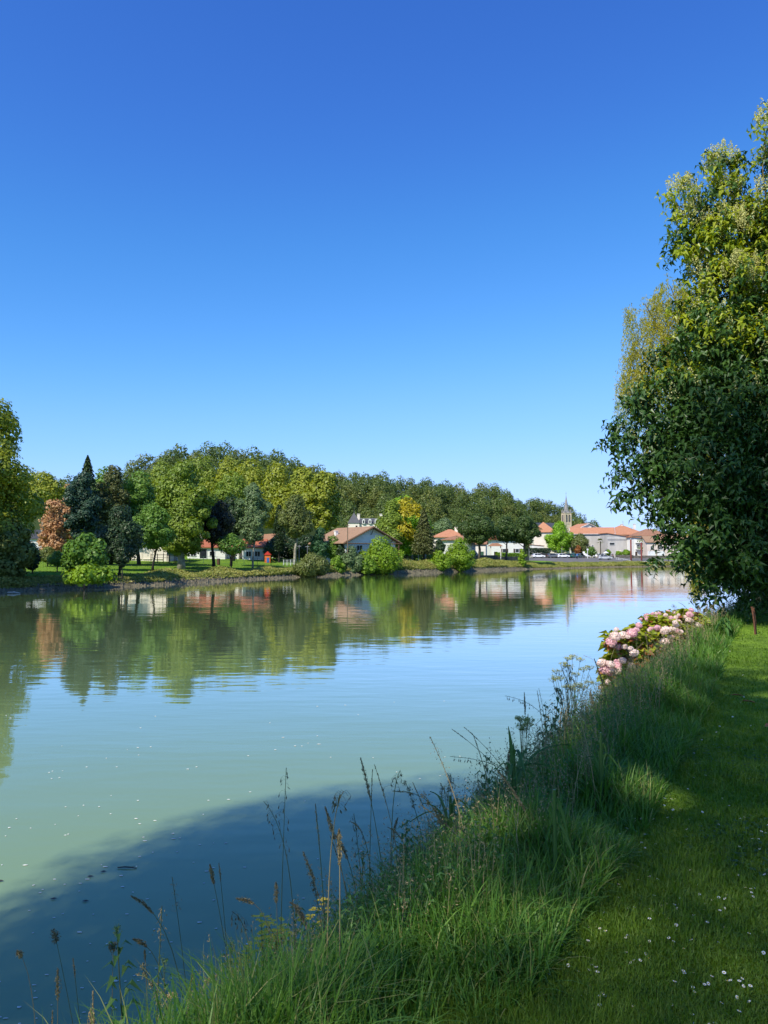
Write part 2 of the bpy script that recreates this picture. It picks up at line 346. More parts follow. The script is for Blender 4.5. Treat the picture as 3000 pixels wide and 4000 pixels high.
M['tyre'] = surf("tyre_rubber", (.018, .018, .018), rough=.8)
M['rim'] = surf("alloy_rim", (.45, .45, .46), rough=.35, metal=.8)
M['carglass'] = surf("car_glass", (.02, .022, .025), rough=.08, spec=.7)
M['lampred'] = surf("tail_lamp", (.35, .02, .02), rough=.3)
M['lampwhite'] = surf("head_lamp", (.75, .75, .72), rough=.2)
M['foam'] = surf("river_foam", (.66, .68, .62), (.56, .58, .53), rough=.8)
M['deadleaf'] = surf("dead_leaf", (.34, .15, .05), (.22, .09, .03), scale=20)
M['darkleaf'] = surf("wet_dark_leaf", (.05, .045, .03), rough=.5)
M['skin'] = surf("skin", (.45, .28, .2), rough=.6)
M['bluecloth'] = surf("blue_cloth", (.06, .18, .42), rough=.9)
M['darkcloth'] = surf("dark_cloth", (.05, .05, .07), rough=.9)
M['hair'] = surf("brown_hair", (.05, .03, .02), rough=.7)
def carpaint():
    m, nt, p, out = newmat("car_paint"); oi = nt.nodes.new("ShaderNodeObjectInfo")
    nt.links.new(oi.outputs["Color"], p.inputs["Base Color"]); p.inputs["Roughness"].default_value = .3; p.inputs["Coat Weight"].default_value = .7
    return m
M['paint'] = carpaint()

def groundmat():
    m, nt, p, out = newmat("ground_earth_and_grass"); N = nt.nodes; Lk = nt.links
    geo = N.new("ShaderNodeNewGeometry"); sep = N.new("ShaderNodeSeparateXYZ"); Lk.new(geo.outputs["Position"], sep.inputs[0])
    def noise(scale, det=4):
        n = N.new("ShaderNodeTexNoise"); n.inputs["Scale"].default_value = scale; n.inputs["Detail"].default_value = det; Lk.new(geo.outputs["Position"], n.inputs["Vector"]); return n
    def mr(o, a, b):
        r = N.new("ShaderNodeMapRange"); r.inputs[1].default_value = a; r.inputs[2].default_value = b; Lk.new(o, r.inputs[0]); return r.outputs[0]
    def mix(f, a, b):
        x = N.new("ShaderNodeMix"); x.data_type = 'RGBA'
        Lk.new(f, x.inputs[0])
        for i, v in ((6, a), (7, b)):
            if isinstance(v, tuple): x.inputs[i].default_value = rgb(v)
            else: Lk.new(v, x.inputs[i])
        return x.outputs[2]
    n1 = noise(.35); n2 = noise(6, 6); n3 = noise(1.1)
    g = mix(mr(n1.outputs["Fac"], .35, .65), (.13, .24, .02), (.19, .30, .032))
    g = mix(mr(n2.outputs["Fac"], .35, .75), g, (.10, .18, .02))
    mud = mix(mr(n3.outputs["Fac"], .3, .7), (.21, .185, .115), (.085, .078, .05))
    zz = N.new("ShaderNodeMath"); zz.operation = 'MULTIPLY_ADD'; zz.inputs[1].default_value = .8; Lk.new(n3.outputs["Fac"], zz.inputs[0]); Lk.new(sep.outputs["Z"], zz.inputs[2])
    c = mix(mr(zz.outputs[0], .95, 1.25), mud, g)
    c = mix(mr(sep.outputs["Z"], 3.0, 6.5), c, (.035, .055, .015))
    Lk.new(c, p.inputs["Base Color"]); p.inputs["Roughness"].default_value = .95; p.inputs["Specular IOR Level"].default_value = .1
    bp = N.new("ShaderNodeBump"); bp.inputs["Strength"].default_value = .7; bp.inputs["Distance"].default_value = .2; Lk.new(n2.outputs["Fac"], bp.inputs["Height"]); Lk.new(bp.outputs[0], p.inputs["Normal"])
    return m
M['ground'] = groundmat()
def watermat():
    m, nt, p, out = newmat("river_water"); N = nt.nodes; Lk = nt.links
    df = N.new("ShaderNodeBsdfDiffuse"); df.inputs[0].default_value = (.17, .25, .115, 1); gl = N.new("ShaderNodeBsdfGlossy"); gl.inputs["Roughness"].default_value = .03; gl.inputs[0].default_value = (1, 1, 1, 1)
    fr = N.new("ShaderNodeFresnel"); fr.inputs[0].default_value = 1.33; mu = N.new("ShaderNodeFloatCurve"); cu = mu.mapping.curves[0]; cu.points[0].location = (0, 0); cu.points[1].location = (1, 1)      # rippled water reflects more at a low angle than flat water
    for q in ((.02, .02), (.15, .17), (.33, .53), (.46, .78), (.58, .88)): cu.points.new(*q)
    mu.mapping.update(); Lk.new(fr.outputs[0], mu.inputs[1])
    ms = N.new("ShaderNodeMixShader"); Lk.new(mu.outputs[0], ms.inputs[0]); Lk.new(df.outputs[0], ms.inputs[1]); Lk.new(gl.outputs[0], ms.inputs[2]); Lk.new(ms.outputs[0], out.inputs[0])
    geo = N.new("ShaderNodeNewGeometry")
    def noise(sc, st, det):
        mp = N.new("ShaderNodeMapping"); mp.inputs["Scale"].default_value = st; mp.inputs["Rotation"].default_value = (0, 0, -.12); Lk.new(geo.outputs["Position"], mp.inputs[0])
        n = N.new("ShaderNodeTexNoise"); n.inputs["Scale"].default_value = sc; n.inputs["Detail"].default_value = det; Lk.new(mp.outputs[0], n.inputs["Vector"]); return n
    a = noise(1.5, (.35, 1, 1), 2); b = noise(.30, (.5, 1, 1), 1); c = noise(.05, (.4, 1.2, 1), 2)
    ad = N.new("ShaderNodeMath"); ad.operation = 'MULTIPLY_ADD'; ad.inputs[1].default_value = 2.0; Lk.new(b.outputs["Fac"], ad.inputs[0]); Lk.new(a.outputs["Fac"], ad.inputs[2])
    cr = N.new("ShaderNodeMapRange"); cr.inputs[1].default_value = .35; cr.inputs[2].default_value = .75; cr.inputs[3].default_value = .35; cr.inputs[4].default_value = 1.0
    Lk.new(c.outputs["Fac"], cr.inputs[0])
    bp = N.new("ShaderNodeBump"); bp.inputs["Distance"].default_value = .02; Lk.new(ad.outputs[0], bp.inputs["Height"])
    sm = N.new("ShaderNodeMath"); sm.operation = 'MULTIPLY'; sm.inputs[1].default_value = .6; Lk.new(cr.outputs[0], sm.inputs[0]); Lk.new(sm.outputs[0], bp.inputs["Strength"])
    Lk.new(bp.outputs[0], gl.inputs["Normal"]); Lk.new(bp.outputs[0], fr.inputs["Normal"]); N.remove(p)
    return m
M['water'] = watermat()

# ------------------------------------------------------------------ terrain and water
def terrain():
    a1 = np.radians(np.arange(-36, 36.01, .25)); a2 = np.radians(np.arange(38, 322.1, 2))
    ang = np.concatenate([a1, a2]); A = len(ang)
    rad = np.concatenate([np.geomspace(.4, 60, 130), np.arange(61, 270, 1.0), np.geomspace(271, 4500, 70)]); R = len(rad)
    x = (rad[:, None] * np.sin(ang)[None]).ravel(); y = (rad[:, None] * np.cos(ang)[None]).ravel()
    z = GZ(x, y)
    V = np.c_[x, y, z]; i = np.arange(R - 1)[:, None] * A; j = np.arange(A)[None]; j2 = (j + 1) % A
    Q = np.stack([i + j, i + A + j, i + A + j2, i + j2], -1).reshape(-1, 4)[:, ::-1]
    b = B(); b.add(np.concatenate([V, [[0, 0, gz(0, 0)]]]), Q, [(R * A, k, (k + 1) % A) for k in range(A)])
    return tag(b.build("ground", M['ground'], smooth=True), kind='structure')
terrain()
w = B(); w.add([(-1500, -1500, 0), (1500, -1500, 0), (1500, 600, 0), (-1500, 600, 0)], [(0, 1, 2, 3)])
tag(w.build("river_water", M['water']), kind='structure')

# ------------------------------------------------------------------ trees
PROF = {
    'round': lambda t: np.sqrt(np.clip(1 - (2 * t - 1) ** 2, 0, 1)),
    'egg': lambda t: np.sqrt(np.clip(1 - (2 * np.clip(t, 0, 1) ** .8 - 1) ** 2, 0, 1)),
    'dome': lambda t: np.sqrt(np.clip(1 - np.clip(t, 0, 1) ** 2, 0, 1)) * np.minimum(1, .65 + t * 1.2),
    'cone': lambda t: np.clip(1 - t, 0, 1) ** .85 * np.minimum(1, .7 + 2 * t),
    'column': lambda t: np.clip(1 - t ** 3, 0, 1) ** .5 * np.minimum(1, .7 + t),
    'flat': lambda t: np.where(t < .5, .75 + .5 * t, np.sqrt(np.clip(1 - ((t - .5) * 2) ** 2, 0, 1))),
}
def lobes_for(g, H, zb, R, prof, K, ls):
    out = []
    for k in range(K):
        t = (k + .5) / K if k < K * .6 else g.random()
        lr = R * ls * g.uniform(.5, 1.45)
        rad = max(0, float(PROF[prof](np.array(t))) * R - lr * .7) * g.random() ** .3
        th = g.random() * 2 * PI + k * 2.4
        zc = zb + lr * .55 + t * max(.1, (H - zb - lr * 1.45))
        out.append((rad * math.cos(th), rad * math.sin(th), zc, lr, lr * g.uniform(.75, 1.0)))
    return np.array(out)
def crown_points(g, lob, n, jit=.3, up=.25, shell=.72, cull=.62, rough=1.0):
    wgt = lob[:, 3] ** 2; idx = g.choice(len(lob), n, p=wgt / wgt.sum())
    d = g.normal(size=(n, 3)); d /= np.linalg.norm(d, axis=1)[:, None]
    r = shell + (1.06 - shell) * g.random(n) ** .8
    L = lob[idx]; ph = idx * 1.7; r = r * (1 + rough * .13 * np.sin(d[:, 0] * 5 + ph) * np.sin(d[:, 1] * 5 + 2 * ph) + rough * .10 * np.sin(d[:, 2] * 8 + d[:, 0] * 6 + ph)) + rough * (g.random(n) < .06) * g.random(n) * .25
    C = np.c_[L[:, 0] + d[:, 0] * r * L[:, 3], L[:, 1] + d[:, 1] * r * L[:, 3], L[:, 2] + d[:, 2] * r * L[:, 4]]
    keep = np.ones(n, bool)
    for j, l in enumerate(lob):
        q = ((C[:, 0] - l[0]) / l[3]) ** 2 + ((C[:, 1] - l[1]) / l[3]) ** 2 + ((C[:, 2] - l[2]) / l[4]) ** 2
        keep &= (q > cull ** 2) | (idx == j)
    C = C[keep]; d = d[keep]
    N = d * .9 + g.normal(size=C.shape) * jit + np.array([0, 0, up])
    return C, N
def trunk_geo(b, g, H, zb, r0, lob=None, limbs=5, lean=0.0, mi=0):
    zt = zb + (H - zb) * .55; k = 7
    t = np.linspace(0, 1, k); wob = np.cumsum(g.normal(0, .012 * H, (k, 2)), 0) * np.minimum(1, t * 2)[:, None]
    pts = np.c_[wob[:, 0] + lean * t, wob[:, 1], -.4 + t * (zt + .4)]
    rad = r0 * (1.25 - t) ** .8; rad[0] = r0 * 1.5
    b.tube(pts, rad, 7, mi)
    if lob is not None and limbs:
        for j in g.choice(len(lob), min(limbs, len(lob)), replace=False):
            e = lob[j, :3]; s0 = min(.95, max(.3, (zb * .85 + .1 * (e[2] - zb)) / (zt + .4))); p = np.array([np.interp(s0, t, pts[:, c]) for c in range(3)])
            m1 = (p + e) / 2 + np.array([0, 0, -.06 * H + .1 * (e[2] - p[2])])
            b.tube([p, m1, e], [r0 * .45, r0 * .28, r0 * .1], 5, mi)
def conifer_points(g, H, zb, R, n, prof='cone', layers=14, droop=.25):
    t = g.random(n) ** 1.25; th = g.random(n) * 2 * PI
    saw = (t * layers + .35 * np.sin(th * 3 + t * 9)) % 1.0
    rr = PROF[prof](t) * R * (1 - .38 * saw) * (.35 + .65 * g.random(n) ** .45) * (1 + .12 * np.sin(th * 5 + np.floor(t * layers) * 2.1))
    C = np.c_[rr * np.cos(th), rr * np.sin(th), zb + t * (H - zb) - droop * rr * .5]
    o = np.c_[np.cos(th), np.sin(th), np.zeros(n)]
    N = o * .45 + np.array([0, 0, .8]) + g.normal(size=(n, 3)) * .35
    return C, N, o + np.array([0, 0, -.35])

SEED = [100]
def tree(name, label, cat, px, ytop, ybot, D, hw, prof, mat, n=5000, leaf=.42, bark='bark', group=None, K=26, ls=.34, limbs=5, tr=.016,
         dz=0.0, mats2=None, cull=.62, conif=False, jit=.3, lean=0.0, trunk=True, layers=14, shell=.72, part='crown', ry=1.0):
    if not conif: hw *= (1.24 if cat == "tree" and px < 1350 else 1.16); n = int(n * 2.1); leaf *= 1.05
    else: hw *= 1.3; n = int(n * 1.4)
    SEED[0] += 1; g = np.random.default_rng(SEED[0])
    top = at(px, ytop, D); x, y = top.x, top.y; z0 = gz(x, y) + dz
    H = top.z - z0; zb = max(-1.7 if cat == 'bush' else .05, at(px, ybot, D).z - z0); R = hw * D / F
    e = thing(name, label, cat, (x, y, z0), 0, group)
    if conif:
        c = B(); C, N, T0 = conifer_points(g, H, zb, R, n, prof, layers)
        c.leaves(C, N, leaf * g.uniform(.7, 1.3, len(C)), leaf * .55 * g.uniform(.7, 1.3, len(C)), g, T0=T0); lob = None
        c.build('crown', [M[mat]], e)
        b = B(); b.tube([(0, 0, -.4), (0, 0, H * .5), (0, 0, H * .97)], [H * .02, H * .012, .02], 7); b.build('trunk', M[bark], e)
        return e
    lob = lobes_for(g, H, zb, R, prof, K, ls)
    for q in np.linspace(.16, .8, 5):      # inner boughs fill the middle of the crown
        rq = float(PROF[prof](np.array(q))) * R * .55; lob = np.concatenate([lob, [(0, 0, zb + q * (H - zb), max(.2, rq), max(.2, min(rq, (H - zb) * .2)))]])
    if ry != 1.0: lob[:, 1] *= ry
    C, N = crown_points(g, lob, n, jit=jit, cull=cull, shell=shell)
    c = B(); ms = [M[mat]]
    L = leaf * g.uniform(.65, 1.35, len(C))
    if mats2:          # patches of a second leaf colour (golden boughs)
        sel = np.zeros(len(C), bool)
        for (dx, dzz, r) in mats2[1]:
            q = np.hypot((C[:, 0] - dx * R), (C[:, 2] - (zb + dzz * (H - zb)))) + g.normal(0, .25, len(C)); sel |= (q < r * R) & (C[:, 1] < R * .5)
        c.leaves(C[~sel], N[~sel], L[~sel], L[~sel] * .75, g, 0); c.leaves(C[sel], N[sel], L[sel], L[sel] * .75, g, 1); ms.append(M[mats2[0]])
    else: c.leaves(C, N, L, L * .75, g)
    c.build(part, ms, e)
    if trunk:
        b = B(); trunk_geo(b, g, H, max(zb, H * .12), max(.08, H * tr), lob, limbs, lean); b.build('trunk' if cat != 'bush' else 'stems', M[bark], e, smooth=True)
    return e

# --- hillside wood: six kinds of crown, copied
HILLP = []
def hill_proto(seed, prof, mat, n=2200, leaf=.62, H=10.5, R=5.6, K=24, ls=.36):
    g = np.random.default_rng(seed); b = B()
    lob = lobes_for(g, H, H * .1, R, prof, K, ls); C, N = crown_points(g, lob, n)
    L = leaf * g.uniform(.6, 1.4, len(C)); b.leaves(C, N, L, L * .8, g, 0); trunk_geo(b, g, H, H * .4, .2, lob, 3, mi=1)
    return b.build("hillside_tree", [M[mat], M['bark']])
for i, (pf, mt) in enumerate([('round', 'hill1'), ('dome', 'hill1'), ('egg', 'hill1'), ('round', 'hill2'), ('dome', 'hill2'), ('egg', 'hill1'), ('round', 'hill1')]):
    HILLP.append(hill_proto(40 + i, pf, mt))
def hill_wood():
    g = np.random.default_rng(5); pts = []
    for _ in range(9000):
        px = g.uniform(-60, 2480); r1 = float(np.interp(px, _R1p, _R1)); r = r1 + g.uniform(-105, 12)
        if px < 1290 and r < r1 - 50: continue
        x = (px - 1500) / F * r; y = r
        if hill(np.array([x]), np.array([y]))[0] < 1.5: continue
        sp = 8.6 if px > 1290 else 9.2
        if r > 470: sp = 11
        if any((x - a) ** 2 + (y - b2) ** 2 < sp * sp for a, b2, _ in pts): continue
        pts.append((x, y, px))
        if len(pts) >= 296: break
    for k, (x, y, px) in enumerate(pts):
        i = int(g.choice(7, p=[.2, .17, .14, .13, .1, .13, .13])); o = HILLP[i].copy(); COL.objects.link(o)
        s = g.uniform(.72, 1.28); o.location = (x, y, gz(x, y) - .3); o.rotation_euler = (0, 0, g.uniform(0, 6.28)); o.scale = (s * g.uniform(.9, 1.1), s * g.uniform(.9, 1.1), s)
        dark = i not in (3, 4)
        tag(o, "dark green broadleaf tree of the wood that covers the hillside" if dark else "paler green broadleaf tree among the dark wood on the hillside", "tree", "trees of the hillside wood")
    print("hill trees", len(pts))
    for o in HILLP: bpy.data.objects.remove(o)
hill_wood()
# low scrub between the wood's trunks
def scrub():
    g = np.random.default_rng(11); n = 26000
    px = g.uniform(1250, 2480, n); r1 = np.interp(px, _R1p, _R1); r = r1 + g.uniform(-135, 5, n); x = (px - 1500) / F * r; y = r
    z = GZ(x, y); b = B(); C = np.c_[x, y, z + g.uniform(.1, 2.2, n)]
    N = g.normal(size=(n, 3)) * .6 + np.array([0, -.3, .7]); b.leaves(C, N, g.uniform(.5, 1.1, n), g.uniform(.4, .9, n), g)
    tag(b.build("hillside_undergrowth", M['hill1']), "low dark scrub growing between the trees of the hillside", "undergrowth", kind='stuff')
scrub()

# --- plane trees and others on the far bank, each placed where it stands
GP = "tall plane trees in the riverside park"
for lab, px, yt, yb, D, hw, mt in [
    ("tall plane tree at the back, its crown the far left one on the park skyline", 640, 1800, 2020, 205, 95, 'plane_far'),
    ("tall pale plane tree rising behind the round lime tree", 790, 1775, 2040, 205, 105, 'plane_far'),
    ("tall plane tree with a broad crown right of the round lime tree", 900, 1782, 2040, 200, 95, 'plane'),
    ("tall plane tree at the highest middle of the park skyline", 985, 1785, 2050, 195, 95, 'plane'),
    ("tall plane tree left of the two at the right end of the park", 1085, 1800, 2060, 185, 95, 'plane'),
    ("tall plane tree second from the right end of the park row", 1185, 1818, 2060, 178, 90, 'plane'),
    ("yellowish plane tree ending the park row, above the tan roofed house", 1265, 1830, 2070, 172, 72, 'plane')]:
    tree("plane_tree", lab, "tree", px, yt, yb, D, hw, 'egg', mt, n=7500, leaf=.55, bark='barkpale', group=GP, K=34, ls=.27, limbs=7)
tree("plane_tree", "yellow green tree standing behind the rusty cypress, trunk showing", "tree", 165, 1842, 2010, 150, 85, 'flat', 'plane', n=5200, leaf=.45, bark='barkpale', group=GP, K=22)
tree("plane_tree", "pale yellow green tree between the left edge tree and the rusty cypress", "tree", 85, 1850, 2060, 158, 60, 'egg', 'plane', n=4200, leaf=.45, bark='barkpale', group=GP, K=22)
tree("riverbank_tree", "huge yellow green tree at the left edge with branches down to the bank", "tree", -55, 1490, 2290, 84, 180, 'egg', 'plane', n=24000, leaf=.32, K=64, ls=.24, limbs=9)
tree("riverbank_tree", "small tree leaning over the bank below the huge left edge tree", "tree", 40, 2020, 2290, 82, 85, 'egg', 'olive', n=7000, leaf=.3, K=28)
tree("riverbank_tree", "tall bank tree added unseen beyond the left edge to shade the bank", "tree", -420, 1500, 2250, 72, 220, 'egg', 'plane', n=9000, leaf=.5, K=40)  # two extra trees out of view, put here to shade the left bank
tree("riverbank_tree", "second tall bank tree added unseen beyond the left edge for shade", "tree", -900, 1450, 2250, 66, 240, 'egg', 'plane', n=9000, leaf=.5, K=40)
tree("bald_cypress", "rusty orange cypress tree left of the dark blue green conifer", "tree", 212, 1938, 2165, 112, 66, 'cone', 'rust', n=6500, leaf=.3, bark='barkdark', K=24, shell=.5, jit=.7)
tree("bald_cypress", "taller orange and green cypress behind the rusty orange one", "tree", 266, 1876, 2120, 118, 46, 'cone', 'rust', n=4600, leaf=.3, bark='barkdark', K=26, ls=.34, shell=.5, jit=.6, mats2=('olive', [(.3, .8, .5)]))
tree("blue_conifer", "dense dark blue green conifer right of the rusty cypress", "tree", 322, 1832, 2115, 102, 58, 'egg', 'conifer', n=9000, leaf=.26, bark='barkdark', K=34, ls=.28, jit=.45)
tree("spruce", "pointed spruce rising highest behind the blue green conifer", "tree", 343, 1780, 2080, 114, 74, 'cone', 'spruce', n=8000, leaf=.32, bark='barkdark', conif=True, layers=16)
tree("olive_conifer", "olive brown conifer right of the pointed spruce", "tree", 440, 1812, 2100, 118, 66, 'egg', 'brownconifer', n=8500, leaf=.28, bark='barkdark', K=36, ls=.26, jit=.45)
tree("park_tree", "bright leaved tree showing behind the olive brown conifer", "tree", 415, 1818, 2010, 132, 60, 'round', 'green', n=4800, leaf=.36)
tree("park_tree", "dark green tree between the olive brown conifer and the round lime", "tree", 550, 1820, 2100, 122, 78, 'egg', 'green', n=7500, leaf=.34)
tree("dark_yew", "almost black tree tucked behind the dark holm oak", "tree", 505, 1850, 2100, 126, 42, 'egg', 'dark', n=4500, leaf=.32)
tree("holm_oak", "rounded dark holm oak right of the blue green conifer, near the bank", "tree", 468, 1968, 2190, 96, 84, 'dome', 'dark', n=10500, leaf=.25, bark='barkdark', K=30)
tree("dark_shrub", "small dark shrub under the right side of the holm oak", "bush", 478, 2130, 2215, 93, 24, 'round', 'dark', n=1500, leaf=.2)
tree("dark_shrub", "dark upright shrub beside the huge left edge tree", "bush", 128, 2135, 2225, 92, 28, 'egg', 'dark', n=1700, leaf=.2)
tree("dark_shrub", "dark green shrub behind the catalpa's left side", "bush", 225, 2150, 2210, 96, 32, 'round', 'green', n=1500, leaf=.22)
tree("dark_shrub", "light green shrub on the lawn under the rusty cypress", "bush", 188, 2135, 2195, 105, 36, 'round', 'olive', n=1500, leaf=.24)
tree("park_tree", "spreading tree on a straight dark trunk in front of the cream building", "tree", 600, 1965, 2140, 108, 78, 'flat', 'green', n=7500, leaf=.28, bark='barkdark', K=26, ls=.28)
tree("round_lime_tree", "big round bright lime tree standing tallest in the park", "tree", 715, 1788, 2165, 117, 112, 'egg', 'lime', n=17000, leaf=.34, K=46, ls=.24, bark='barkpale', tr=.03)
tree("round_lime_tree", "bright round topped lime tree behind the dark plum tree", "tree", 915, 1842, 2060, 150, 92, 'round', 'lime', n=9000, leaf=.38, K=34, ls=.26)
tree("catalpa", "large leaved catalpa leaning from the bank, lower boughs sunlit", "tree", 335, 2078, 2235, 86, 92, 'dome', 'catalpa', n=3600, leaf=.36, K=24, ls=.3, shell=.5)
tree("catalpa", "low sunlit catalpa bough hanging to the water's edge", "tree", 345, 2205, 2275, 81, 85, 'flat', 'bushbright', n=1500, leaf=.34, K=14, ls=.28, shell=.5)  # the bough's sunlight is put into a brighter leaf colour
tree("plum_tree", "small almost black plum tree on a bare trunk in the park", "tree", 838, 1938, 2118, 122, 62, 'egg', 'plum', n=7000, leaf=.28, bark='barkdark', K=26, tr=.022)
tree("plum_tree", "dark leaved tree behind the almost black plum tree", "tree", 905, 1925, 2110, 132, 52, 'egg', 'dark', n=5000, leaf=.3, bark='barkdark')
tree("birch_tree", "slender grey green birch with a pale trunk in the park", "tree", 990, 1882, 2120, 130, 66, 'egg', 'greygreen', n=6000, leaf=.3, bark='barkpale', K=30, ls=.24, tr=.01, shell=.55)
tree("cypress", "thin black cypress between the birch and the slim plane tree", "tree", 1092, 1972, 2150, 152, 22, 'column', 'dark', n=3000, leaf=.32, conif=True, bark='barkdark')
tree("slim_plane_tree", "slim plane tree with a long pale trunk by the playground", "tree", 1153, 1928, 2095, 146, 60, 'egg', 'olive', n=6000, leaf=.32, bark='barkpale', K=28, ls=.26, tr=.02)
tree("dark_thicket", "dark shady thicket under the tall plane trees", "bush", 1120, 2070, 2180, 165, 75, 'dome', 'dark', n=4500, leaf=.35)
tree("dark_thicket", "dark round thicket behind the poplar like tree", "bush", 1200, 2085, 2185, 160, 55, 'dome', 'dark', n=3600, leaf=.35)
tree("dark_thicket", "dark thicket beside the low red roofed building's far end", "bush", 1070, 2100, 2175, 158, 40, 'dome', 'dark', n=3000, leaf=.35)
tree("small_park_tree", "small bushy tree on the lawn casting a long shadow", "tree", 905, 2082, 2165, 119, 46, 'egg', 'green', n=3600, leaf=.24, bark='barkdark')
tree("young_poplar", "young blue green poplar behind the bank shrubs", "tree", 1250, 2052, 2180, 148, 32, 'column', 'bluegreen', n=4200, leaf=.26)
tree("green_shrub", "dense green shrub right of the young poplar", "bush", 1303, 2090, 2185, 150, 38, 'round', 'green', n=3600, leaf=.25)
tree("golden_tree", "big tree with golden yellow boughs beside the spruce", "tree", 1575, 1938, 2160, 172, 100, 'egg', 'limebright', n=14000, leaf=.4, K=40, ls=.26,
     mats2=('yellow', [(.1, .78, .36), (.62, .76, .34), (.0, .42, .28), (.25, .3, .2), (.35, .9, .2)]))
tree("green_tree", "leafy green tree on the left of the golden boughed tree", "tree", 1530, 1945, 2150, 168, 62, 'egg', 'lime', n=7500, leaf=.38, K=28)
tree("dark_spruce", "ragged dark spruce right of the golden boughed tree", "tree", 1655, 1985, 2160, 162, 52, 'cone', 'brownconifer', n=8000, leaf=.36, bark='barkdark', conif=True, layers=12)
tree("pale_hill_tree", "small pale green tree above the orange villa roofs", "tree", 1735, 2022, 2090, 235, 38, 'round', 'greygreen', n=2600, leaf=.42)
tree("cypress", "short dark cypress beside the white villa", "tree", 1715, 2105, 2165, 186, 22, 'egg', 'dark', n=2200, leaf=.3)
GPL = "pollarded plane trees along the quay"
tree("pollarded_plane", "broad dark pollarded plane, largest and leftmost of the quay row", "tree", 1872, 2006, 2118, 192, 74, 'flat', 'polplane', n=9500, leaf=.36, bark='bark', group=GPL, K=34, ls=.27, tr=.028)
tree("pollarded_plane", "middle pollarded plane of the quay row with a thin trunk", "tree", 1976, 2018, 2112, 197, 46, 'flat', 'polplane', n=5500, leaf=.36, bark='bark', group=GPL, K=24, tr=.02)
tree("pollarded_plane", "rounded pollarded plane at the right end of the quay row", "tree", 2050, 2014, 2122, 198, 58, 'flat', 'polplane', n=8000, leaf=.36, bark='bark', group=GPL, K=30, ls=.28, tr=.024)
tree("bright_lime_tree", "bright yellow green round tree left of the church tower", "tree", 2186, 2034, 2158, 284, 50, 'egg', 'limebright', n=9500, leaf=.42, K=34, ls=.27)
tree("olive_tree", "olive green tree in front of the long grey building", "tree", 2266, 2082, 2162, 283, 38, 'round', 'olive', n=4500, leaf=.42)
tree("orange_bush", "small orange brown bush below the olive green tree", "bush", 2258, 2128, 2166, 279, 13, 'round', 'orangebush', n=1200, leaf=.32)
tree("town_shrub", "clipped green shrub at the foot of the long grey wall", "bush", 2310, 2135, 2168, 268, 22, 'round', 'green', n=1200, leaf=.4)
for lab, px, yt, hw, D in [("bright green shrub at the right foot of the grey house", 2445, 2146, 16, 268), ("green shrub at the foot of the grey house beside the parked cars", 2415, 2152, 14, 268), ("upright green shrub below the palm's right", 2376, 2146, 9, 270)]:
    tree("town_shrub", lab, "bush", px, yt, 2170, D, hw, 'round', 'bush', n=1100, leaf=.4)
# shrubs along the far bank
for nm, lab, px, yt, yb, D, hw, pf, mt, n in [
    ("bank_shrub", "wide olive green shrub bulging over the bank at mid left", 1220, 2158, 2248, 129, 72, 'dome', 'olive', 7000),
    ("bank_shrub", "small yellowish shrub between the wide olive one and the grey green one", 1320, 2165, 2250, 139.5, 28, 'egg', 'bush', 2400),
    ("bank_shrub", "grey green willow shrub in front of the tan roofed house", 1375, 2128, 2245, 142, 40, 'egg', 'greygreen', 4800),
    ("bank_shrub", "large bright green willow shrub below the white gable", 1488, 2092, 2240, 145.5, 80, 'egg', 'bushbright', 8000),
    ("bank_shrub", "low olive shrub at the left foot of the large bright one", 1435, 2165, 2240, 142, 36, 'dome', 'bush', 2600),
    ("bank_shrub", "low bright shrub overhanging the water, left of the round one", 1715, 2150, 2230, 160, 44, 'egg', 'bushbright', 3600),
    ("bank_shrub", "round bright green shrub on the bank before the white villas", 1798, 2098, 2228, 165, 54, 'egg', 'bushbright', 7000),
    ("bank_shrub", "young bright green shoot tree at the end of the stone wall", 2040, 2138, 2210, 191.5, 17, 'column', 'bushbright', 1800),
    ("bank_shrub", "low dark shrub behind the wide olive green one", 1335, 2120, 2190, 148, 24, 'round', 'dark', 1800)]:
    tree(nm, lab, "bush", px, yt, yb, D, hw, pf, mt, n=n, leaf=.28, group="shrubs along the far bank", K=24, ls=.3, tr=.012)

# palm in front of the grey wall
def palm():
    p = at(2345, 2108, 277); z0 = gz(p.x, p.y); H = p.z - z0
    e = thing("palm_tree", "palm tree with a shaggy head in front of the grey wall", "palm", (p.x, p.y, z0)); g = np.random.default_rng(3)
    b = B(); b.tube([(0, 0, -.3), (.05, 0, H * .5), (0, 0, H - .6)], [.28, .2, .2], 8); b.build('trunk', M['bark'], e)
    c = B()
    for k in range(34):
        th = g.uniform(0, 6.28); el = g.uniform(-.6, 1.1); L = g.uniform(1.1, 1.5)
        d = np.array([math.cos(th) * math.cos(el), math.sin(th) * math.cos(el), math.sin(el)])
        q0 = np.array([0, 0, H - .6]); q1 = q0 + d * L
        for j in range(7):
            a = (j - 3) * .22; s = np.cross(d, (0, 0, 1)); s /= np.linalg.norm(s)
            dd = d * math.cos(a) + s * math.sin(a)
            c.leaves(np.array([q0 + d * L * .55 + dd * .35]), np.array([np.cross(dd, s) + 1e-3]), .8, .12, g, T0=np.array([dd]))
    c.build('fronds', M['olive'], e)
palm()

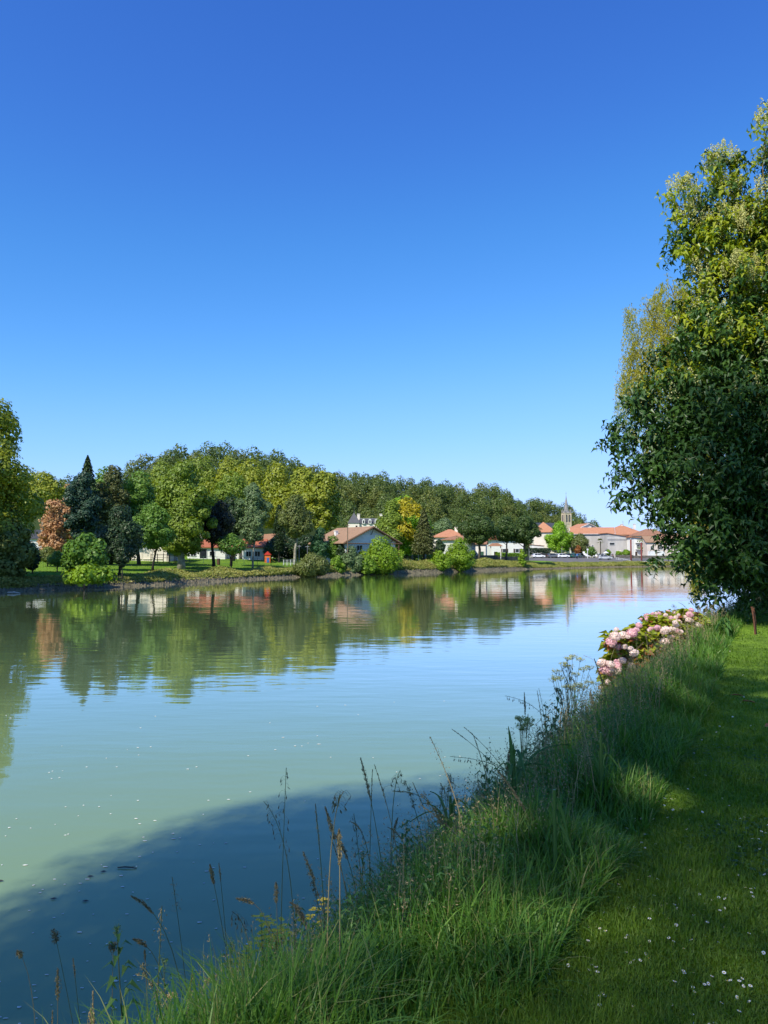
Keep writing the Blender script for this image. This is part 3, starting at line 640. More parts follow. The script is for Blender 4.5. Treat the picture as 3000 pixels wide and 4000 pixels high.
# herbs and grasses that clothe the far bank
def bank_herbs():
    g = np.random.default_rng(21); b = B(); P = []
    for a, c in zip(FB[2:-2], FB[3:-1]):
        L = np.linalg.norm(c - a); n = int(L * 620); t = g.random(n); q = a + (c - a) * t[:, None]; d = (c - a) / L; nn = np.array([-d[1], d[0]])
        P.append(q + nn * (0.55 + 4.8 * g.random(n) ** 1.8)[:, None])
    P = np.concatenate(P); P = P[P[:, 1] < 262]; s = far_s(P[:, 0], P[:, 1]); z = GZ(P[:, 0], P[:, 1])
    nz = np.sin(P[:, 0] * .45) * np.sin(P[:, 1] * .33 + 1) + np.sin(P[:, 0] * 1.3 + 2) * .5
    keep = (nz + g.normal(0, .5, len(P)) > -.55 + np.where(P[:, 0] > -14, np.where(s < .7, -.3, -.8), np.where(s < 1.1, .8, -.35))); P = P[keep]; z = z[keep]; nz = nz[keep]; s = s[keep]
    h = np.clip(.35 + .35 * nz, .12, 1.0) * g.random(len(P)) * np.where(P[:, 1] > 185, .5, 1)
    C = np.c_[P, z + h]; N = g.normal(size=C.shape) * .6 + np.array([.1, -.5, .55])
    sz = .16 + .0011 * P[:, 1]
    b.leaves(C, N, sz * g.uniform(.8, 1.6, len(C)), sz * g.uniform(.5, .9, len(C)), g)
    tag(b.build("bank_herbs", M['herb']), "rough grass and herbs along the top of the far bank", "herbs", kind='stuff')
    # tufts on the park lawn
    n = 30000; px = g.uniform(-50, 1600, n); y = g.uniform(84, 170, n); x = (px - 1500) / F * y; s = far_s(x, y); m = (s > 4) & (s < 48); x, y = x[m], y[m]; z = GZ(x, y)
    b = B(); R = np.c_[x, y, z - .02]; k = len(x)
    b.blades(R, g.uniform(0, 6.28, k), g.uniform(.08, .2, k), np.full(k, .16), g.uniform(.1, .6, k), g, k=1)
    tag(b.build("park_grass", M['lawn']), "mown grass of the park lawn on the far bank", "grass", kind='stuff')
    # roots and mud clods under the edge
    b = B(); Q = []
    for a, c in zip(FB[3:-3], FB[4:-2]):
        L = np.linalg.norm(c - a); n = int(L * 14); t = g.random(n); q = a + (c - a) * t[:, None]; d = (c - a) / L; nn = np.array([-d[1], d[0]]); Q.append(q + nn * g.uniform(-.25, 1.0, n)[:, None])
    for q in np.concatenate(Q):
        s = g.uniform(.06, .26); z = gz(q[0], q[1]); b.box((q[0], q[1], max(z, 0) + s * .1), (s * 1.6, s * 1.2, s), g.uniform(0, 3), taper=g.uniform(.3, .7))
    tag(b.build("bank_rubble", surf("mud_clod", (.20, .17, .115), (.09, .075, .05), scale=2, bump=.6)), "lumps of dried mud and roots along the far waterline", "rubble", kind='stuff')
bank_herbs()

# ------------------------------------------------------------------ buildings
def house(name, label, loc, w, d, h, rz, roof='gable', rh=2.5, over=.5, wall='whitewall', tile='tile_orange', ops=(), chim=(), gable_wall=True, trim=None, sink=1.0, axis='x', cat='house', drop=0.0):
    """w along local x, d along local y; front is local -y. ops: (face, along, height, w, h, kind). roof ridge along 'x' or 'y'."""
    e = thing(name, label, cat, loc, rz)
    b = B(); hw, hd = w / 2, d / 2
    b.box((0, 0, (h - sink) / 2), (w, d, h + sink))
    if roof == 'gable' and gable_wall:
        if axis == 'x':
            for s in (-1, 1):
                X = s * hw; X2 = X - s * .25
                b.add([(X, -hd, h), (X, hd, h), (X, 0, h + rh), (X2, -hd, h), (X2, hd, h), (X2, 0, h + rh)], Q=[(0, 2, 5, 3), (1, 4, 5, 2)], T=[(0, 1, 2), (3, 5, 4)])
        else:
            for s in (-1, 1):
                Y = s * hd; Y2 = Y - s * .25
                b.add([(-hw, Y, h), (hw, Y, h), (0, Y, h + rh), (-hw, Y2, h), (hw, Y2, h), (0, Y2, h + rh)], Q=[(0, 2, 5, 3), (1, 4, 5, 2)], T=[(0, 1, 2), (3, 5, 4)])
    b.build('wall', M[wall], e)
    r = B(); th = .18; o = over; k = rh / (hd if axis == 'x' else hw); e0 = h - o * k + .06
    def slab(P):
        P = np.array(P, float); Q2 = P + np.array([0, 0, th]); n = len(P)
        r.poly(Q2); r.poly(P[::-1])
        for i in range(n): r.poly([P[i], P[(i + 1) % n], Q2[(i + 1) % n], Q2[i]])
    top = h + rh + .06
    if roof == 'gable':
        if axis == 'x':
            slab([(-hw - o, -hd - o, e0), (hw + o, -hd - o, e0), (hw + o, 0, top), (-hw - o, 0, top)]); slab([(hw + o, hd + o, e0), (-hw - o, hd + o, e0), (-hw - o, 0, top), (hw + o, 0, top)])
        else:
            slab([(-hw - o, hd + o, e0), (-hw - o, -hd - o, e0), (0, -hd - o, top), (0, hd + o, top)]); slab([(hw + o, -hd - o, e0), (hw + o, hd + o, e0), (0, hd + o, top), (0, -hd - o, top)])
    elif roof == 'hip':
        q = min(hw, hd) * .95
        if w >= d: A, Bq = (-hw + q, 0, top), (hw - q, 0, top)
        else: A, Bq = (0, -hd + q, top), (0, hd - q, top)
        c = [(-hw - o, -hd - o, e0), (hw + o, -hd - o, e0), (hw + o, hd + o, e0), (-hw - o, hd + o, e0)]
        if w >= d: slab([c[0], c[1], Bq, A]); slab([c[2], c[3], A, Bq]); slab([c[1], c[2], Bq]); slab([c[3], c[0], A])
        else: slab([c[1], c[2], Bq, A]); slab([c[3], c[0], A, Bq]); slab([c[0], c[1], A]); slab([c[2], c[3], Bq])
    elif roof == 'shed':      # single slope falling to +x
        slab([(-hw - o, -hd - o, h + rh), (hw + o, -hd - o, h + .06), (hw + o, hd + o, h + .06), (-hw - o, hd + o, h + rh)])
        w2 = B(); w2.add([(-hw, -hd, h), (hw, -hd, h), (-hw, -hd, h + rh - .1), (-hw, hd, h), (hw, hd, h), (-hw, hd, h + rh - .1)], Q=[(0, 3, 5, 2)], T=[(0, 1, 2), (3, 5, 4)])
        w2.build('gable_wall', M[wall], e)
    ro = r.build('roof', M[tile], e)
    if trim:
        t = B(); g1 = (w if axis == 'x' else d)
        if roof == 'gable' and axis == 'y':
            for s in (-1, 1):
                Y = s * (hd + o + .04); t.tube([(-hw - o, Y, e0 - .05), (0, Y, top - .05)], .11, 4); t.tube([(hw + o, Y, e0 - .05), (0, Y, top - .05)], .11, 4)
        elif roof == 'gable':
            for s in (-1, 1):
                X = s * (hw + o + .04); t.tube([(X, -hd - o, e0 - .05), (X, 0, top - .05)], .11, 4); t.tube([(X, hd + o, e0 - .05), (X, 0, top - .05)], .11, 4)
        t.tube([(-hw - o, -hd - o - .06, e0), (hw + o, -hd - o - .06, e0)], .1, 4)
        t.build('fascia', M[trim], e)
    for (cx, cyy, cw, ch) in chim:
        zz = h + rh * (1 - abs(cyy if axis == 'x' else cx) / (hd if axis == 'x' else hw)) if roof != 'flat' else h
        c = B(); c.box((cx, cyy, zz + ch / 2 - .4), (cw, cw, ch + .8)); c.box((cx, cyy, zz + ch + .06), (cw * 1.25, cw * 1.25, .14)); c.build('chimney', M[wall], ro)
    for (face, a, z, ow, oh, kind) in ops:
        opening(e, face, a, z, ow, oh, kind, hw, hd)
    return e
def opening(e, face, a, z, ow, oh, kind, hw, hd):
    """window / door / garage door / arch on a face: surround proud of the wall, pane inside it"""
    def P(u, v, o):      # along, up, out
        return {'f': (u, -hd - o, v), 'b': (-u, hd + o, v), 'r': (hw + o, u, v), 'l': (-hw - o, -u, v)}[face]
    def bx(bb, u0, u1, v0, v1, o0, o1):
        A, C = P(u0, v0, o0), P(u1, v1, o1); bb.box([(A[i] + C[i]) / 2 for i in range(3)], [abs(A[i] - C[i]) + 1e-4 for i in range(3)])
    f = B(); t = .1; tp = .07
    bx(f, a - ow / 2 - t, a - ow / 2, z - t, z + oh + t, .0, tp); bx(f, a + ow / 2, a + ow / 2 + t, z - t, z + oh + t, .0, tp)
    bx(f, a - ow / 2, a + ow / 2, z + oh, z + oh + t, .0, tp); bx(f, a - ow / 2, a + ow / 2, z - t, z, .0, tp + .06)
    if kind == 'window':
        bx(f, a - .03, a + .03, z, z + oh, .02, tp - .02)
        fo = f.build('window', M['whitemetal'], e); p = B(); bx(p, a - ow / 2, a + ow / 2, z, z + oh, 0.0, .025); p.build('pane', M['glass'], fo)
    elif kind == 'shuttered':
        fo = f.build('window', M['whitemetal'], e); p = B(); bx(p, a - ow / 2, a + ow / 2, z, z + oh, 0.0, .025); p.build('pane', M['glass'], fo)
        for s in (-1, 1):
            q = B(); u = a + s * (ow * .75 + t); bx(q, u - ow / 4, u + ow / 4, z - .05, z + oh + .05, .0, .06); q.build('shutter', M['shutter'], fo)
    elif kind == 'louvre':
        fo = f.build('window', M['stone'], e); p = B(); bx(p, a - ow / 2, a + ow / 2, z, z + oh, 0.0, .03); p.build('louvre', M['shutter'], fo)
    else:
        mt = {'door': 'shutter', 'garage': 'whitemetal', 'dark': 'glass', 'greendoor': 'greenmetal', 'panel': 'creamwall'}[kind]
        fo = f.build('door', M['whitemetal'] if kind != 'panel' else M['creamwall'], e); p = B(); bx(p, a - ow / 2, a + ow / 2, z, z + oh, 0.0, .04); p.build('door_leaf', M[mt], fo)
def G(px, D, dz=0.0):
    x = (px - 1500) / F * D; return (x, D, gz(x, D) + dz)
def zat(px, py, D): return at(px, py, D).z

# cream hall behind the straight trunked tree
L = G(588, 140); h = zat(588, 2078, 140) - L[2]
house("cream_hall", "long cream hall half hidden behind trees at left, tall panelled doors", L, 8.6, 9, h, .06, 'hip', 2.4, .5, 'creamwall', 'tile_red',
      [('f', -3, .3, 1.3, 2.6, 'panel'), ('f', -1.2, .3, 1.5, 2.6, 'panel'), ('f', .6, .3, 1.5, 2.6, 'panel'), ('f', 2.6, .3, 1.3, 2.6, 'panel'), ('f', 2.6, 3.6, .8, .9, 'window'), ('f', -2.2, 3.6, .8, .9, 'window')], cat='hall')
L = G(165, 152); h = zat(165, 2106, 152) - L[2]
house("white_house", "small white house peeking out behind the rusty cypress", L, 3.6, 7, h, .2, 'gable', 1.6, .3, 'whitewall', 'slate', [('f', .2, .9, .7, 1.1, 'window')])
# low red roofed school pavilion
L = G(822, 162); h = zat(822, 2138, 162) - L[2]
house("low_pavilion", "low white pavilion with a red hipped roof behind the dark plum tree", L, 7.6, 9, h, .05, 'hip', 1.7, .5, 'whitewall', 'tile_red',
      [('f', -.6, 0, 1.4, 1.9, 'dark'), ('f', 1.2, .5, 1.0, .9, 'window'), ('f', -2.6, .5, 1.0, .9, 'window')], cat='pavilion')
L = G(912, 164); h = zat(912, 2146, 164) - L[2]
house("low_wing", "low plain white wing joining the two red roofed pavilions", L, 3.2, 7, h, .05, 'gable', .7, .3, 'whitewall', 'tile_red', [('f', .5, .8, .8, .8, 'window')], cat='wing')
L = G(998, 163); h = zat(998, 2139, 163) - L[2]
house("low_pavilion", "low white pavilion with an old red roof behind the birch", L, 4.4, 8, h, .05, 'gable', 1.6, .4, 'whitewall', 'tile_red', [('f', -.9, .6, 1, 1, 'window'), ('f', .9, .6, 1, 1, 'window')], cat='pavilion')
L = G(1058, 178); h = zat(1058, 2118, 178) - L[2]
house("old_house", "small old house with a pale gable deep behind the dark thickets", L, 4.5, 8, h, .5, 'gable', 1.7, .3, 'whitewall', 'tile_old', [('f', 0, 2.5, .8, 1, 'window')], axis='y')

# big tan roofed house: gable turned to the right
ap = at(1454, 2062, 150); rz = math.atan2(.55, .83); x0, y0 = ap.x - .55 * 6.6, ap.y + .83 * 6.6; z0 = gz(x0, y0); h = 6.2 - z0
big = house("gabled_house", "big white house with a broad tan tiled roof and overhanging gable", (x0, y0, z0), 11.5, 12.2, h, rz, 'gable', 8.95 - 6.2, 1.0, 'whitewall', 'tile_tan',
            [('f', 1.1, 2.0, 1.3, 1.2, 'shuttered'), ('f', -2.2, .2, 1.4, 2.1, 'dark'), ('f', -2.6, 2.2, 1.2, 1.1, 'window'), ('f', 4.1, 2.0, 1.0, 1.8, 'dark'), ('l', 1, 1.6, 1.2, 1.1, 'window'), ('f', 4.3, .2, 1.1, 2, 'door')],
            chim=[(-3.4, 1.5, .6, 1.0)], axis='y', trim='wood')
b = B(); b.box((3.9, -7.0, 1.95), (3.4, 1.6, .14)); b.tube([(2.3, -7.7, 0), (2.3, -7.7, 4.6)], .1, 6); b.tube([(5.5, -7.7, 0), (5.5, -7.7, 3.4)], .1, 6)
b.tube([(2.3, -7.7, 2.9), (5.5, -7.7, 2.9)], .05, 4); b.tube([(2.3, -7.7, 2.5), (5.5, -7.7, 2.5)], .04, 4); b.build('balcony', M['wood'], big)
b = B(); b.tube([(-6.1, -6, h - .4), (-6.1, -7.2, h + .1)], .08, 4); b.tube([(0, -6, h + 1.2), (0, -7.2, h + 2.5)], .08, 4); b.tube([(4.6, -6, h - .3), (4.6, -7.2, h + .5)], .08, 4); b.build('roof_bracket', M['wood'], big)

# manor with slate roofs
def manor():
    D = 262; L = G(1440, D); e = thing("manor_house", "manor house with blue slate roofs and a pointed corner turret", "manor", L)
    zr = zat(1440, 2047, D) - L[2]; zt = zat(1440, 2028, D) - L[2]
    b = B(); b.box((.6, 0, zr / 2 - .5), (8.6, 7, zr + 1)); b.build('wall', M['creamwall'], e)
    r = B(); V = [(-4.0, -3.8, zr), (5.2, -3.8, zr), (5.2, 3.8, zr), (-4.0, 3.8, zr), (-2.9, -2.1, zt), (4.2, -2.1, zt), (4.2, 2.1, zt), (-2.9, 2.1, zt)]
    r.add(V, [(0, 1, 5, 4), (1, 2, 6, 5), (2, 3, 7, 6), (3, 0, 4, 7), (4, 5, 6, 7)]); ro = r.build('roof', M['slate'], e)
    b = B(); b.tube([(-2.9, -2.1, zt + .05), (4.2, -2.1, zt + .05)], .09, 4); b.build('ridge', M['greymetal'], ro)
    for x in (-1.6, .5, 2.6):
        d = B(); d.box((x, -3.3, zr + .55), (.95, 1.6, 1.1)); d.add([(x - .6, -4.15, zr + 1.1), (x + .6, -4.15, zr + 1.1), (x, -4.15, zr + 1.6), (x - .6, -2.4, zr + 1.1), (x + .6, -2.4, zr + 1.1), (x, -2.4, zr + 1.6)], [(0, 2, 5, 3), (1, 4, 5, 2)], [(0, 1, 2), (3, 5, 4)])
        do = d.build('dormer', M['whitewall'], ro); p = B(); p.box((x, -4.12, zr + .6), (.5, .05, .8)); p.build('pane', M['glass'], do)
    for x in (-3.4, 4.2):
        c = B(); c.box((x, -1.5, zt + .1), (.9, .9, 3.0)); c.box((x, -1.5, zt + 1.65), (1.1, 1.1, .16)); c.build('chimney', M['creamwall'], ro)
    tx = (1384 - 1440) / F * D; z1 = zat(1384, 2045, D) - L[2]; z2 = zat(1384, 2003, D) - L[2]
    b = B(); b.box((tx, -2.6, z1 / 2 - .5), (3.7, 3.7, z1 + 1)); tw = b.build('turret', M['creamwall'], e)
    b = B(); b.add([(tx - 2.1, -4.7, z1), (tx + 2.1, -4.7, z1), (tx + 2.1, -.5, z1), (tx - 2.1, -.5, z1), (tx, -2.6, z2)], [(3, 2, 1, 0)], [(0, 1, 4), (1, 2, 4), (2, 3, 4), (3, 0, 4)])
    b.tube([(tx, -2.6, z2 - .2), (tx, -2.6, z2 + 1.6)], [.1, .03], 5); b.build('turret_roof', M['slate'], tw)
    b = B(); b.box((tx + .9, -4.47, z1 - 1.4), (.6, .05, 1.1)); b.build('pane', M['glass'], tw)
    b = B(); b.tube([(5.0, -2.6, zr - 1), (5.0, -2.6, zr)], 1.0, 8); b.tube([(5.0, -2.6, zr), (5.0, -2.6, zt + .9)], [1.2, .02], 8); b.build('corner_turret', M['slate'], e)
manor()

# villas
L = G(1757, 214); h = zat(1757, 2098, 214) - L[2]
house("orange_villa", "villa with a long orange roof seen over the white villa", L, 8.5, 8, h, -.15, 'hip', 1.9, .5, 'creamwall', 'tile_orange', [('f', -2, 1.5, 1, 1.2, 'window')], chim=[(1.8, -.6, .8, 1.0)], cat='villa')
L = G(1782, 200); h = zat(1782, 2110, 200) - L[2]
house("white_villa", "low white villa with a tan hipped roof left of the pollarded planes", L, 6.4, 7, h, .1, 'hip', 1.0, .5, 'whitewall', 'tile_old', [('f', -1.3, 1.0, .6, .9, 'window'), ('f', 1.2, 1.0, .9, 1.2, 'window')], chim=[(2.2, -.4, .9, 2.0)], cat='villa')
L = G(1871, 205); h = zat(1871, 2126, 205) - L[2]
house("arched_cottage", "small white cottage with a dark arched door under the plane tree", L, 3.8, 5, h, -.2, 'gable', .9, .4, 'whitewall', 'tile_old', [('f', .9, 0, 1.0, 2.0, 'greendoor'), ('f', -.9, .7, .7, .9, 'window')], cat='cottage')
L = G(1972, 232); h = zat(1972, 2107, 232) - L[2]
house("white_villa", "wide white villa with a red eave behind the middle pollarded plane", L, 9.6, 8, h, .05, 'hip', 1.4, .7, 'whitewall', 'tile_red', [('f', -1.0, 1.9, 1.0, 1.0, 'shuttered'), ('f', 2.8, 1.9, 1.0, 1.0, 'shuttered'), ('f', -3.6, .5, 1, 1.6, 'door')], cat='villa')
def porch():
    p = G(1934, 203); e = thing("garden_porch", "open tiled porch on square posts right of the arched cottage", "porch", p)
    zt = zat(1934, 2132, 203) - p[2]
    for x in (-1.3, 1.3):
        b = B(); b.box((x, -.9, zt / 2 - .2), (.22, .22, zt + .4)); b.build('post', M['whitewall'], e)
    b = B(); b.add([(-1.9, -1.4, zt - .1), (1.9, -1.4, zt - .1), (1.9, 1.4, zt - .1), (-1.9, 1.4, zt - .1), (-.8, 0, zt + .7), (.8, 0, zt + .7)], [(0, 1, 5, 4), (2, 3, 4, 5), (3, 2, 1, 0)], [(1, 2, 5), (3, 0, 4)]); b.build('roof', M['tile_old'], e)
porch()

# church
def church():
    D = 392; px = 2213; L = G(px, D); e = thing("church", "stone church tower with a slender grey spire above the town roofs", "church", L, .28)
    zb = zat(px, 2004, D) - L[2]; zt = zat(px, 1935, D) - L[2]; w = 3.2; hw = w / 2
    b = B(); b.box((0, 0, zb / 2 - 1), (w, w, zb + 2))
    for sx in (-1, 1):
        for sy in (-1, 1): b.box((sx * hw, sy * hw, zb / 2 - 1.2), (.55, .55, zb + 1.6))
    b.box((0, 0, zb - 5.4), (w + .3, w + .3, .25)); b.box((0, 0, zb - .12), (w + .35, w + .35, .3)); tw = b.build('tower', M['stone'], e)
    for s in (-1, 1):
        for face in ('f', 'l'):
            fb = B(); n = 9; x = s * .85; ww = .52; z0 = zb - 4.6; z1 = zb - 1.5
            A = [(x - ww, z0), (x + ww, z0), (x + ww, z1)] + [(x + ww * math.cos(t), z1 + ww * math.sin(t)) for t in np.linspace(0, PI, n)[1:-1]] + [(x - ww, z1)]
            def to(p, o): return (p[0], -hw - o, p[1]) if face == 'f' else (-hw - o, -p[0], p[1])
            fb.poly([to(p, .04) for p in A]); ob = fb.build('louvre_window', M['shutter'], tw)
            sb = B()
            for k in range(6):
                zz = z0 + .3 + k * .5; c = to((x, zz), .1); sb.box(c, (ww * 1.7, .14, .2) if face == 'f' else (.14, ww * 1.7, .2))
            sb.tube([to(p, .06) for p in A[1:]], .1, 4); sb.build('louvre', M['spireslate'], ob)
    H = zt - zb; n = 8; prof = [(0, 1.8), (.14, 1.25), (.42, .82), (1, .04)]; b = B(); V = []
    for t, r in prof:
        for k in range(n):
            a = (k + .5) * 2 * PI / n; f = r; V.append((f * math.cos(a), f * math.sin(a), zb + .03 + t * H))
    Q = [(i * n + k, i * n + (k + 1) % n, (i + 1) * n + (k + 1) % n, (i + 1) * n + k) for i in range(3) for k in range(n)]
    b.add(V, Q); b.tube([(0, 0, zt - .3), (0, 0, zt + 1.9)], [.08, .04], 5); b.box((0, 0, zt + 1.1), (.8, .06, .08)); sp = b.build('spire', M['spireslate'], e)
    for sx in (-1, 1):
        for sy in (-1, 1):
            b = B(); x, y = sx * hw * .92, sy * hw * .92; b.box((x, y, zb + .3), (.6, .6, .6)); b.add([(x - .4, y - .4, zb + .6), (x + .4, y - .4, zb + .6), (x + .4, y + .4, zb + .6), (x - .4, y + .4, zb + .6), (x, y, zb + 2.2)], T=[(0, 1, 4), (1, 2, 4), (2, 3, 4), (3, 0, 4)]); b.build('pinnacle', M['spireslate'], sp)
    r = B(); zn = zat(2130, 2043, D) - L[2]
    b = B(); b.box((-10, 1, zn / 2 - 2.2), (16, 9, zn - 1.6)); b.build('nave', M['stone'], e)
    r.add([(-18.3, -3.9, zn - 3.2), (-2, -3.9, zn - 3.2), (-2, 5.9, zn - 3.2), (-18.3, 5.9, zn - 3.2), (-18.3, 1, zn), (-2, 1, zn)], [(0, 1, 5, 4), (2, 3, 4, 5), (3, 2, 1, 0)], [(1, 2, 5), (3, 0, 4)]); r.build('nave_roof', M['slate'], e)
church()

# town houses along the quay
L = G(2122, 300); h = zat(2122, 2078, 300) - L[2]
house("cream_town_house", "tall cream house with an orange roof left of the bright lime tree", L, 8.0, 10, h, -.1, 'hip', 3.6, .5, 'creamwall', 'tile_orange', [('f', -2.6, 3.4, .9, 1.3, 'shuttered'), ('f', -2.6, .4, .9, 1.3, 'shuttered')])
L = G(2096, 292); h = zat(2096, 2134, 292) - L[2]
house("low_annexe", "low pale annexe at the foot of the cream house", L, 4.5, 5, h, 0, 'shed', .5, .2, 'whitewall', 'tile_old', [], cat='annexe')
L = G(2278, 318); h = zat(2278, 2062, 318) - L[2]
house("back_house", "house whose orange roof and white gable show over the long roof", L, 7.2, 9, h, .25, 'gable', 1.5, .4, 'whitewall', 'tile_orange', [('f', 1.6, h - .2, .7, .7, 'window')], axis='y', trim='whitemetal')
# long grey building: ridge runs right, gable at the right end
x0, y0 = G(2312, 296)[:2]; z0 = gz(x0, y0); h = zat(2312, 2085, 291) - z0
house("long_grey_building", "long weathered grey building with a bright orange roof and white right gable", (x0, y0, z0), 15.5, 10, h, -.22, 'gable', 2.3, .45, 'greywall', 'tile_orange',
      [('f', 0, 4.0, .55, .7, 'window'), ('f', 2.6, .8, 1.0, .9, 'window'), ('f', 4.6, .7, .9, 1.1, 'window'), ('f', -3.4, .5, 1, 1.6, 'door'), ('r', -2, h - .5, .6, .7, 'window')], trim='whitemetal')
x0, y0 = G(2410, 283)[:2]; z0 = gz(x0, y0); h = zat(2461, 2102, 281) - z0
house("grey_house", "blank grey rendered house with two small windows and an orange roof", (x0, y0, z0), 9.9, 9, h, .04, 'shed', 1.7, .4, 'greywall', 'tile_orange',
      [('f', 2.55, h - 1.8, .7, 1.0, 'window'), ('f', 3.9, h - 1.8, .7, 1.0, 'window'), ('f', -.9, 1.1, 1.3, 1.4, 'panel'), ('f', -3.4, 4.6, 1.8, .8, 'dark')], trim='whitemetal')
x0, y0 = G(2428, 312)[:2]; z0 = gz(x0, y0); h = zat(2428, 2088, 308) - z0
house("great_roofed_house", "house with the largest old orange hipped roof and a ridge chimney", (x0, y0, z0), 14.5, 14, h, .1, 'hip', 3.6, .6, 'whitewall', 'tile_orange', [], chim=[(.2, 0, .9, .6), (5.0, -1, .8, 1.2)])
x0, y0 = G(2535, 300)[:2]; z0 = gz(x0, y0); h = zat(2535, 2094, 300) - z0
house("tan_roofed_house", "white house with a flat tan roof beyond the balcony house", (x0, y0, z0), 14, 12, h, -.1, 'hip', 2.5, .5, 'whitewall', 'tile_old', [('f', -3.4, 3, 1, 1.4, 'shuttered'), ('f', 0, 3, 1, 1.4, 'shuttered'), ('f', 3.4, 3, 1, 1.4, 'shuttered')])
# balcony house
x0, y0 = G(2484, 276)[:2]; z0 = gz(x0, y0); h = zat(2484, 2106, 276) - z0
bal = house("balcony_house", "white house with two plant filled balconies behind the mooring piles", (x0, y0, z0), 4.6, 8, h, .04, 'shed', .6, .5, 'whitewall', 'tile_orange', [('f', .9, 3.2, .9, 1.9, 'dark'), ('f', -.9, 3.4, .8, 1.0, 'window'), ('f', .6, .2, 2.0, 2.0, 'garage'), ('f', -1.5, .3, .8, 1.9, 'door')])
for zz in (3.0, 5.3):
    b = B(); b.box((.3, -4.7, zz), (4.2, 1.4, .14))
    for k in range(12): b.box((-1.7 + k * .36, -5.36, zz + .5), (.04, .04, .9))
    b.box((.3, -5.36, zz + .97), (4.2, .06, .06)); bo = b.build('balcony', M['whitemetal'], bal)
    g = np.random.default_rng(int(zz)); c = B(); C = np.c_[g.uniform(-1.5, 2.2, 160), g.normal(-5.2, .15, 160), zz + g.uniform(.1, 1.1, 160)]; c.leaves(C, g.normal(size=(160, 3)), .35, .25, g); c.build('plants', M['green'], bo)
x0, y0 = G(2560, 270)[:2]; z0 = gz(x0, y0); h = zat(2560, 2118, 270) - z0
house("pink_town_house", "pale pink house with grey garage doors right of the balcony house", (x0, y0, z0), 8.4, 8, h, -.05, 'gable', 1.9, .5, 'pinkwall', 'tile_tan', [('f', -2.6, .1, 2.2, 2.2, 'garage'), ('f', .6, .1, 2.2, 2.2, 'garage'), ('f', -2.4, 3.0, 1, 1.1, 'window'), ('f', 0.6, 3.0, 1, 1.1, 'window'), ('f', 3.0, 3.0, .9, 1.1, 'window')])
x0, y0 = G(2675, 285)[:2]; z0 = gz(x0, y0); h = zat(2675, 2110, 285) - z0
house("pink_town_house", "wide pale house seen in gaps of the privet's leaves", (x0, y0, z0), 13, 9, h, -.1, 'gable', 2.4, .5, 'pinkwall', 'tile_tan', [('f', -4, 3.0, 1, 1.2, 'shuttered'), ('f', -1, 3.0, 1, 1.2, 'shuttered'), ('f', 2, 3.0, 1, 1.2, 'shuttered'), ('f', -3, .1, 2.2, 2.2, 'garage')])
def aerial(px, py, D, hh, lab):
    t = at(px, py, D); e = thing("roof_aerial", lab, "aerial", (t.x, t.y, t.z - hh)); b = B(); b.tube([(0, 0, -.8), (0, 0, hh)], .05, 5)
    for k, l in enumerate((.9, .7, .5)): b.box((0, 0, hh - .15 - k * .4), (l, .05, .05))
    b.build('mast', M['greymetal'], e)
aerial(2433, 2034, 311, 2.4, "tall thin television aerial on the largest orange roof")
aerial(2466, 2060, 309, 1.6, "shorter television aerial on the right part of the orange roof")

# quay: parking ground, walls, fences, lamps
def strip(name, label, cat, P, t, hgt, mat, kind=None, dz=-.4, coping=None):
    """a wall or hedge following ground points"""
    b = B(); P = np.array(P, float)
    for a, c in zip(P[:-1], P[1:]):
        d = c - a; L = np.linalg.norm(d); ang = math.atan2(d[1], d[0]); m = (a + c) / 2; z = min(gz(*a), gz(*c))
        b.box((m[0], m[1], z + (hgt + dz) / 2), (L + t * .5, t, hgt - dz), ang)
        if coping: b.box((m[0], m[1], z + hgt + .05), (L + t * .5, t + .12, .1), ang)
    e = thing(name, label, cat, (0, 0, 0)); b.build(coping or 'stonework', M[mat], e); return e
strip("quay_wall", "long dark stone wall along the foot of the pollarded planes", "wall", [G(1832, 194)[:2], G(1940, 202)[:2], G(2062, 212)[:2]], .5, 1.2, 'wallstone')
strip("quay_wall", "dark stone wall behind the row of parked cars", "wall", [G(2085, 262)[:2], G(2160, 268)[:2], G(2275, 276)[:2]], .5, 1.6, 'wallstone')
strip("quay_wall", "low pale stone wall right of the car park", "wall", [G(2405, 262)[:2], G(2470, 262)[:2], G(2760, 262)[:2]], .5, 1.1, 'wallstone')
def parking():
    b = B(); xs = np.linspace(38, 92, 28); V = []
    for x in xs:
        for y in np.linspace(214, 288, 30): V.append((x, y, gz(x, y) + .03 if far_s(np.array([x]), np.array([y]))[0] > 5 else gz(x, y) - .5))
    n = 30; Q = [(i * n + j, (i + 1) * n + j, (i + 1) * n + j + 1, i * n + j + 1) for i in range(27) for j in range(29)]
    b.add(V, Q); tag(b.build("car_park", M['asphalt']), kind='structure')
parking()
def hedge(lab, P, t, hgt, mat, n):
    g = np.random.default_rng(len(lab)); P = np.array(P, float); C = []; N = []
    for a, c in zip(P[:-1], P[1:]):
        u = g.random(n); q = a + (c - a) * u[:, None]; d = (c - a) / np.linalg.norm(c - a); nn = np.array([-d[1], d[0]]); s = g.uniform(-.5, .5, n) * t; zz = g.random(n) ** .6 * hgt
        q = q + nn * s[:, None]; C.append(np.c_[q, GZ(q[:, 0], q[:, 1]) + zz]); N.append(np.c_[nn[0] * s * 3 / t, nn[1] * s * 3 / t, (zz / hgt) ** 3] + g.normal(0, .5, (n, 3)))
    e = thing("hedge", lab, "hedge", (0, 0, 0)); b = B(); C = np.concatenate(C); b.leaves(C, np.concatenate(N), .4, .3, g); b.build('foliage', M[mat], e)
hedge("clipped bright green hedge under the middle pollarded plane", [G(1938, 212)[:2], G(2030, 216)[:2]], 1.2, 1.9, 'bush', 1600)
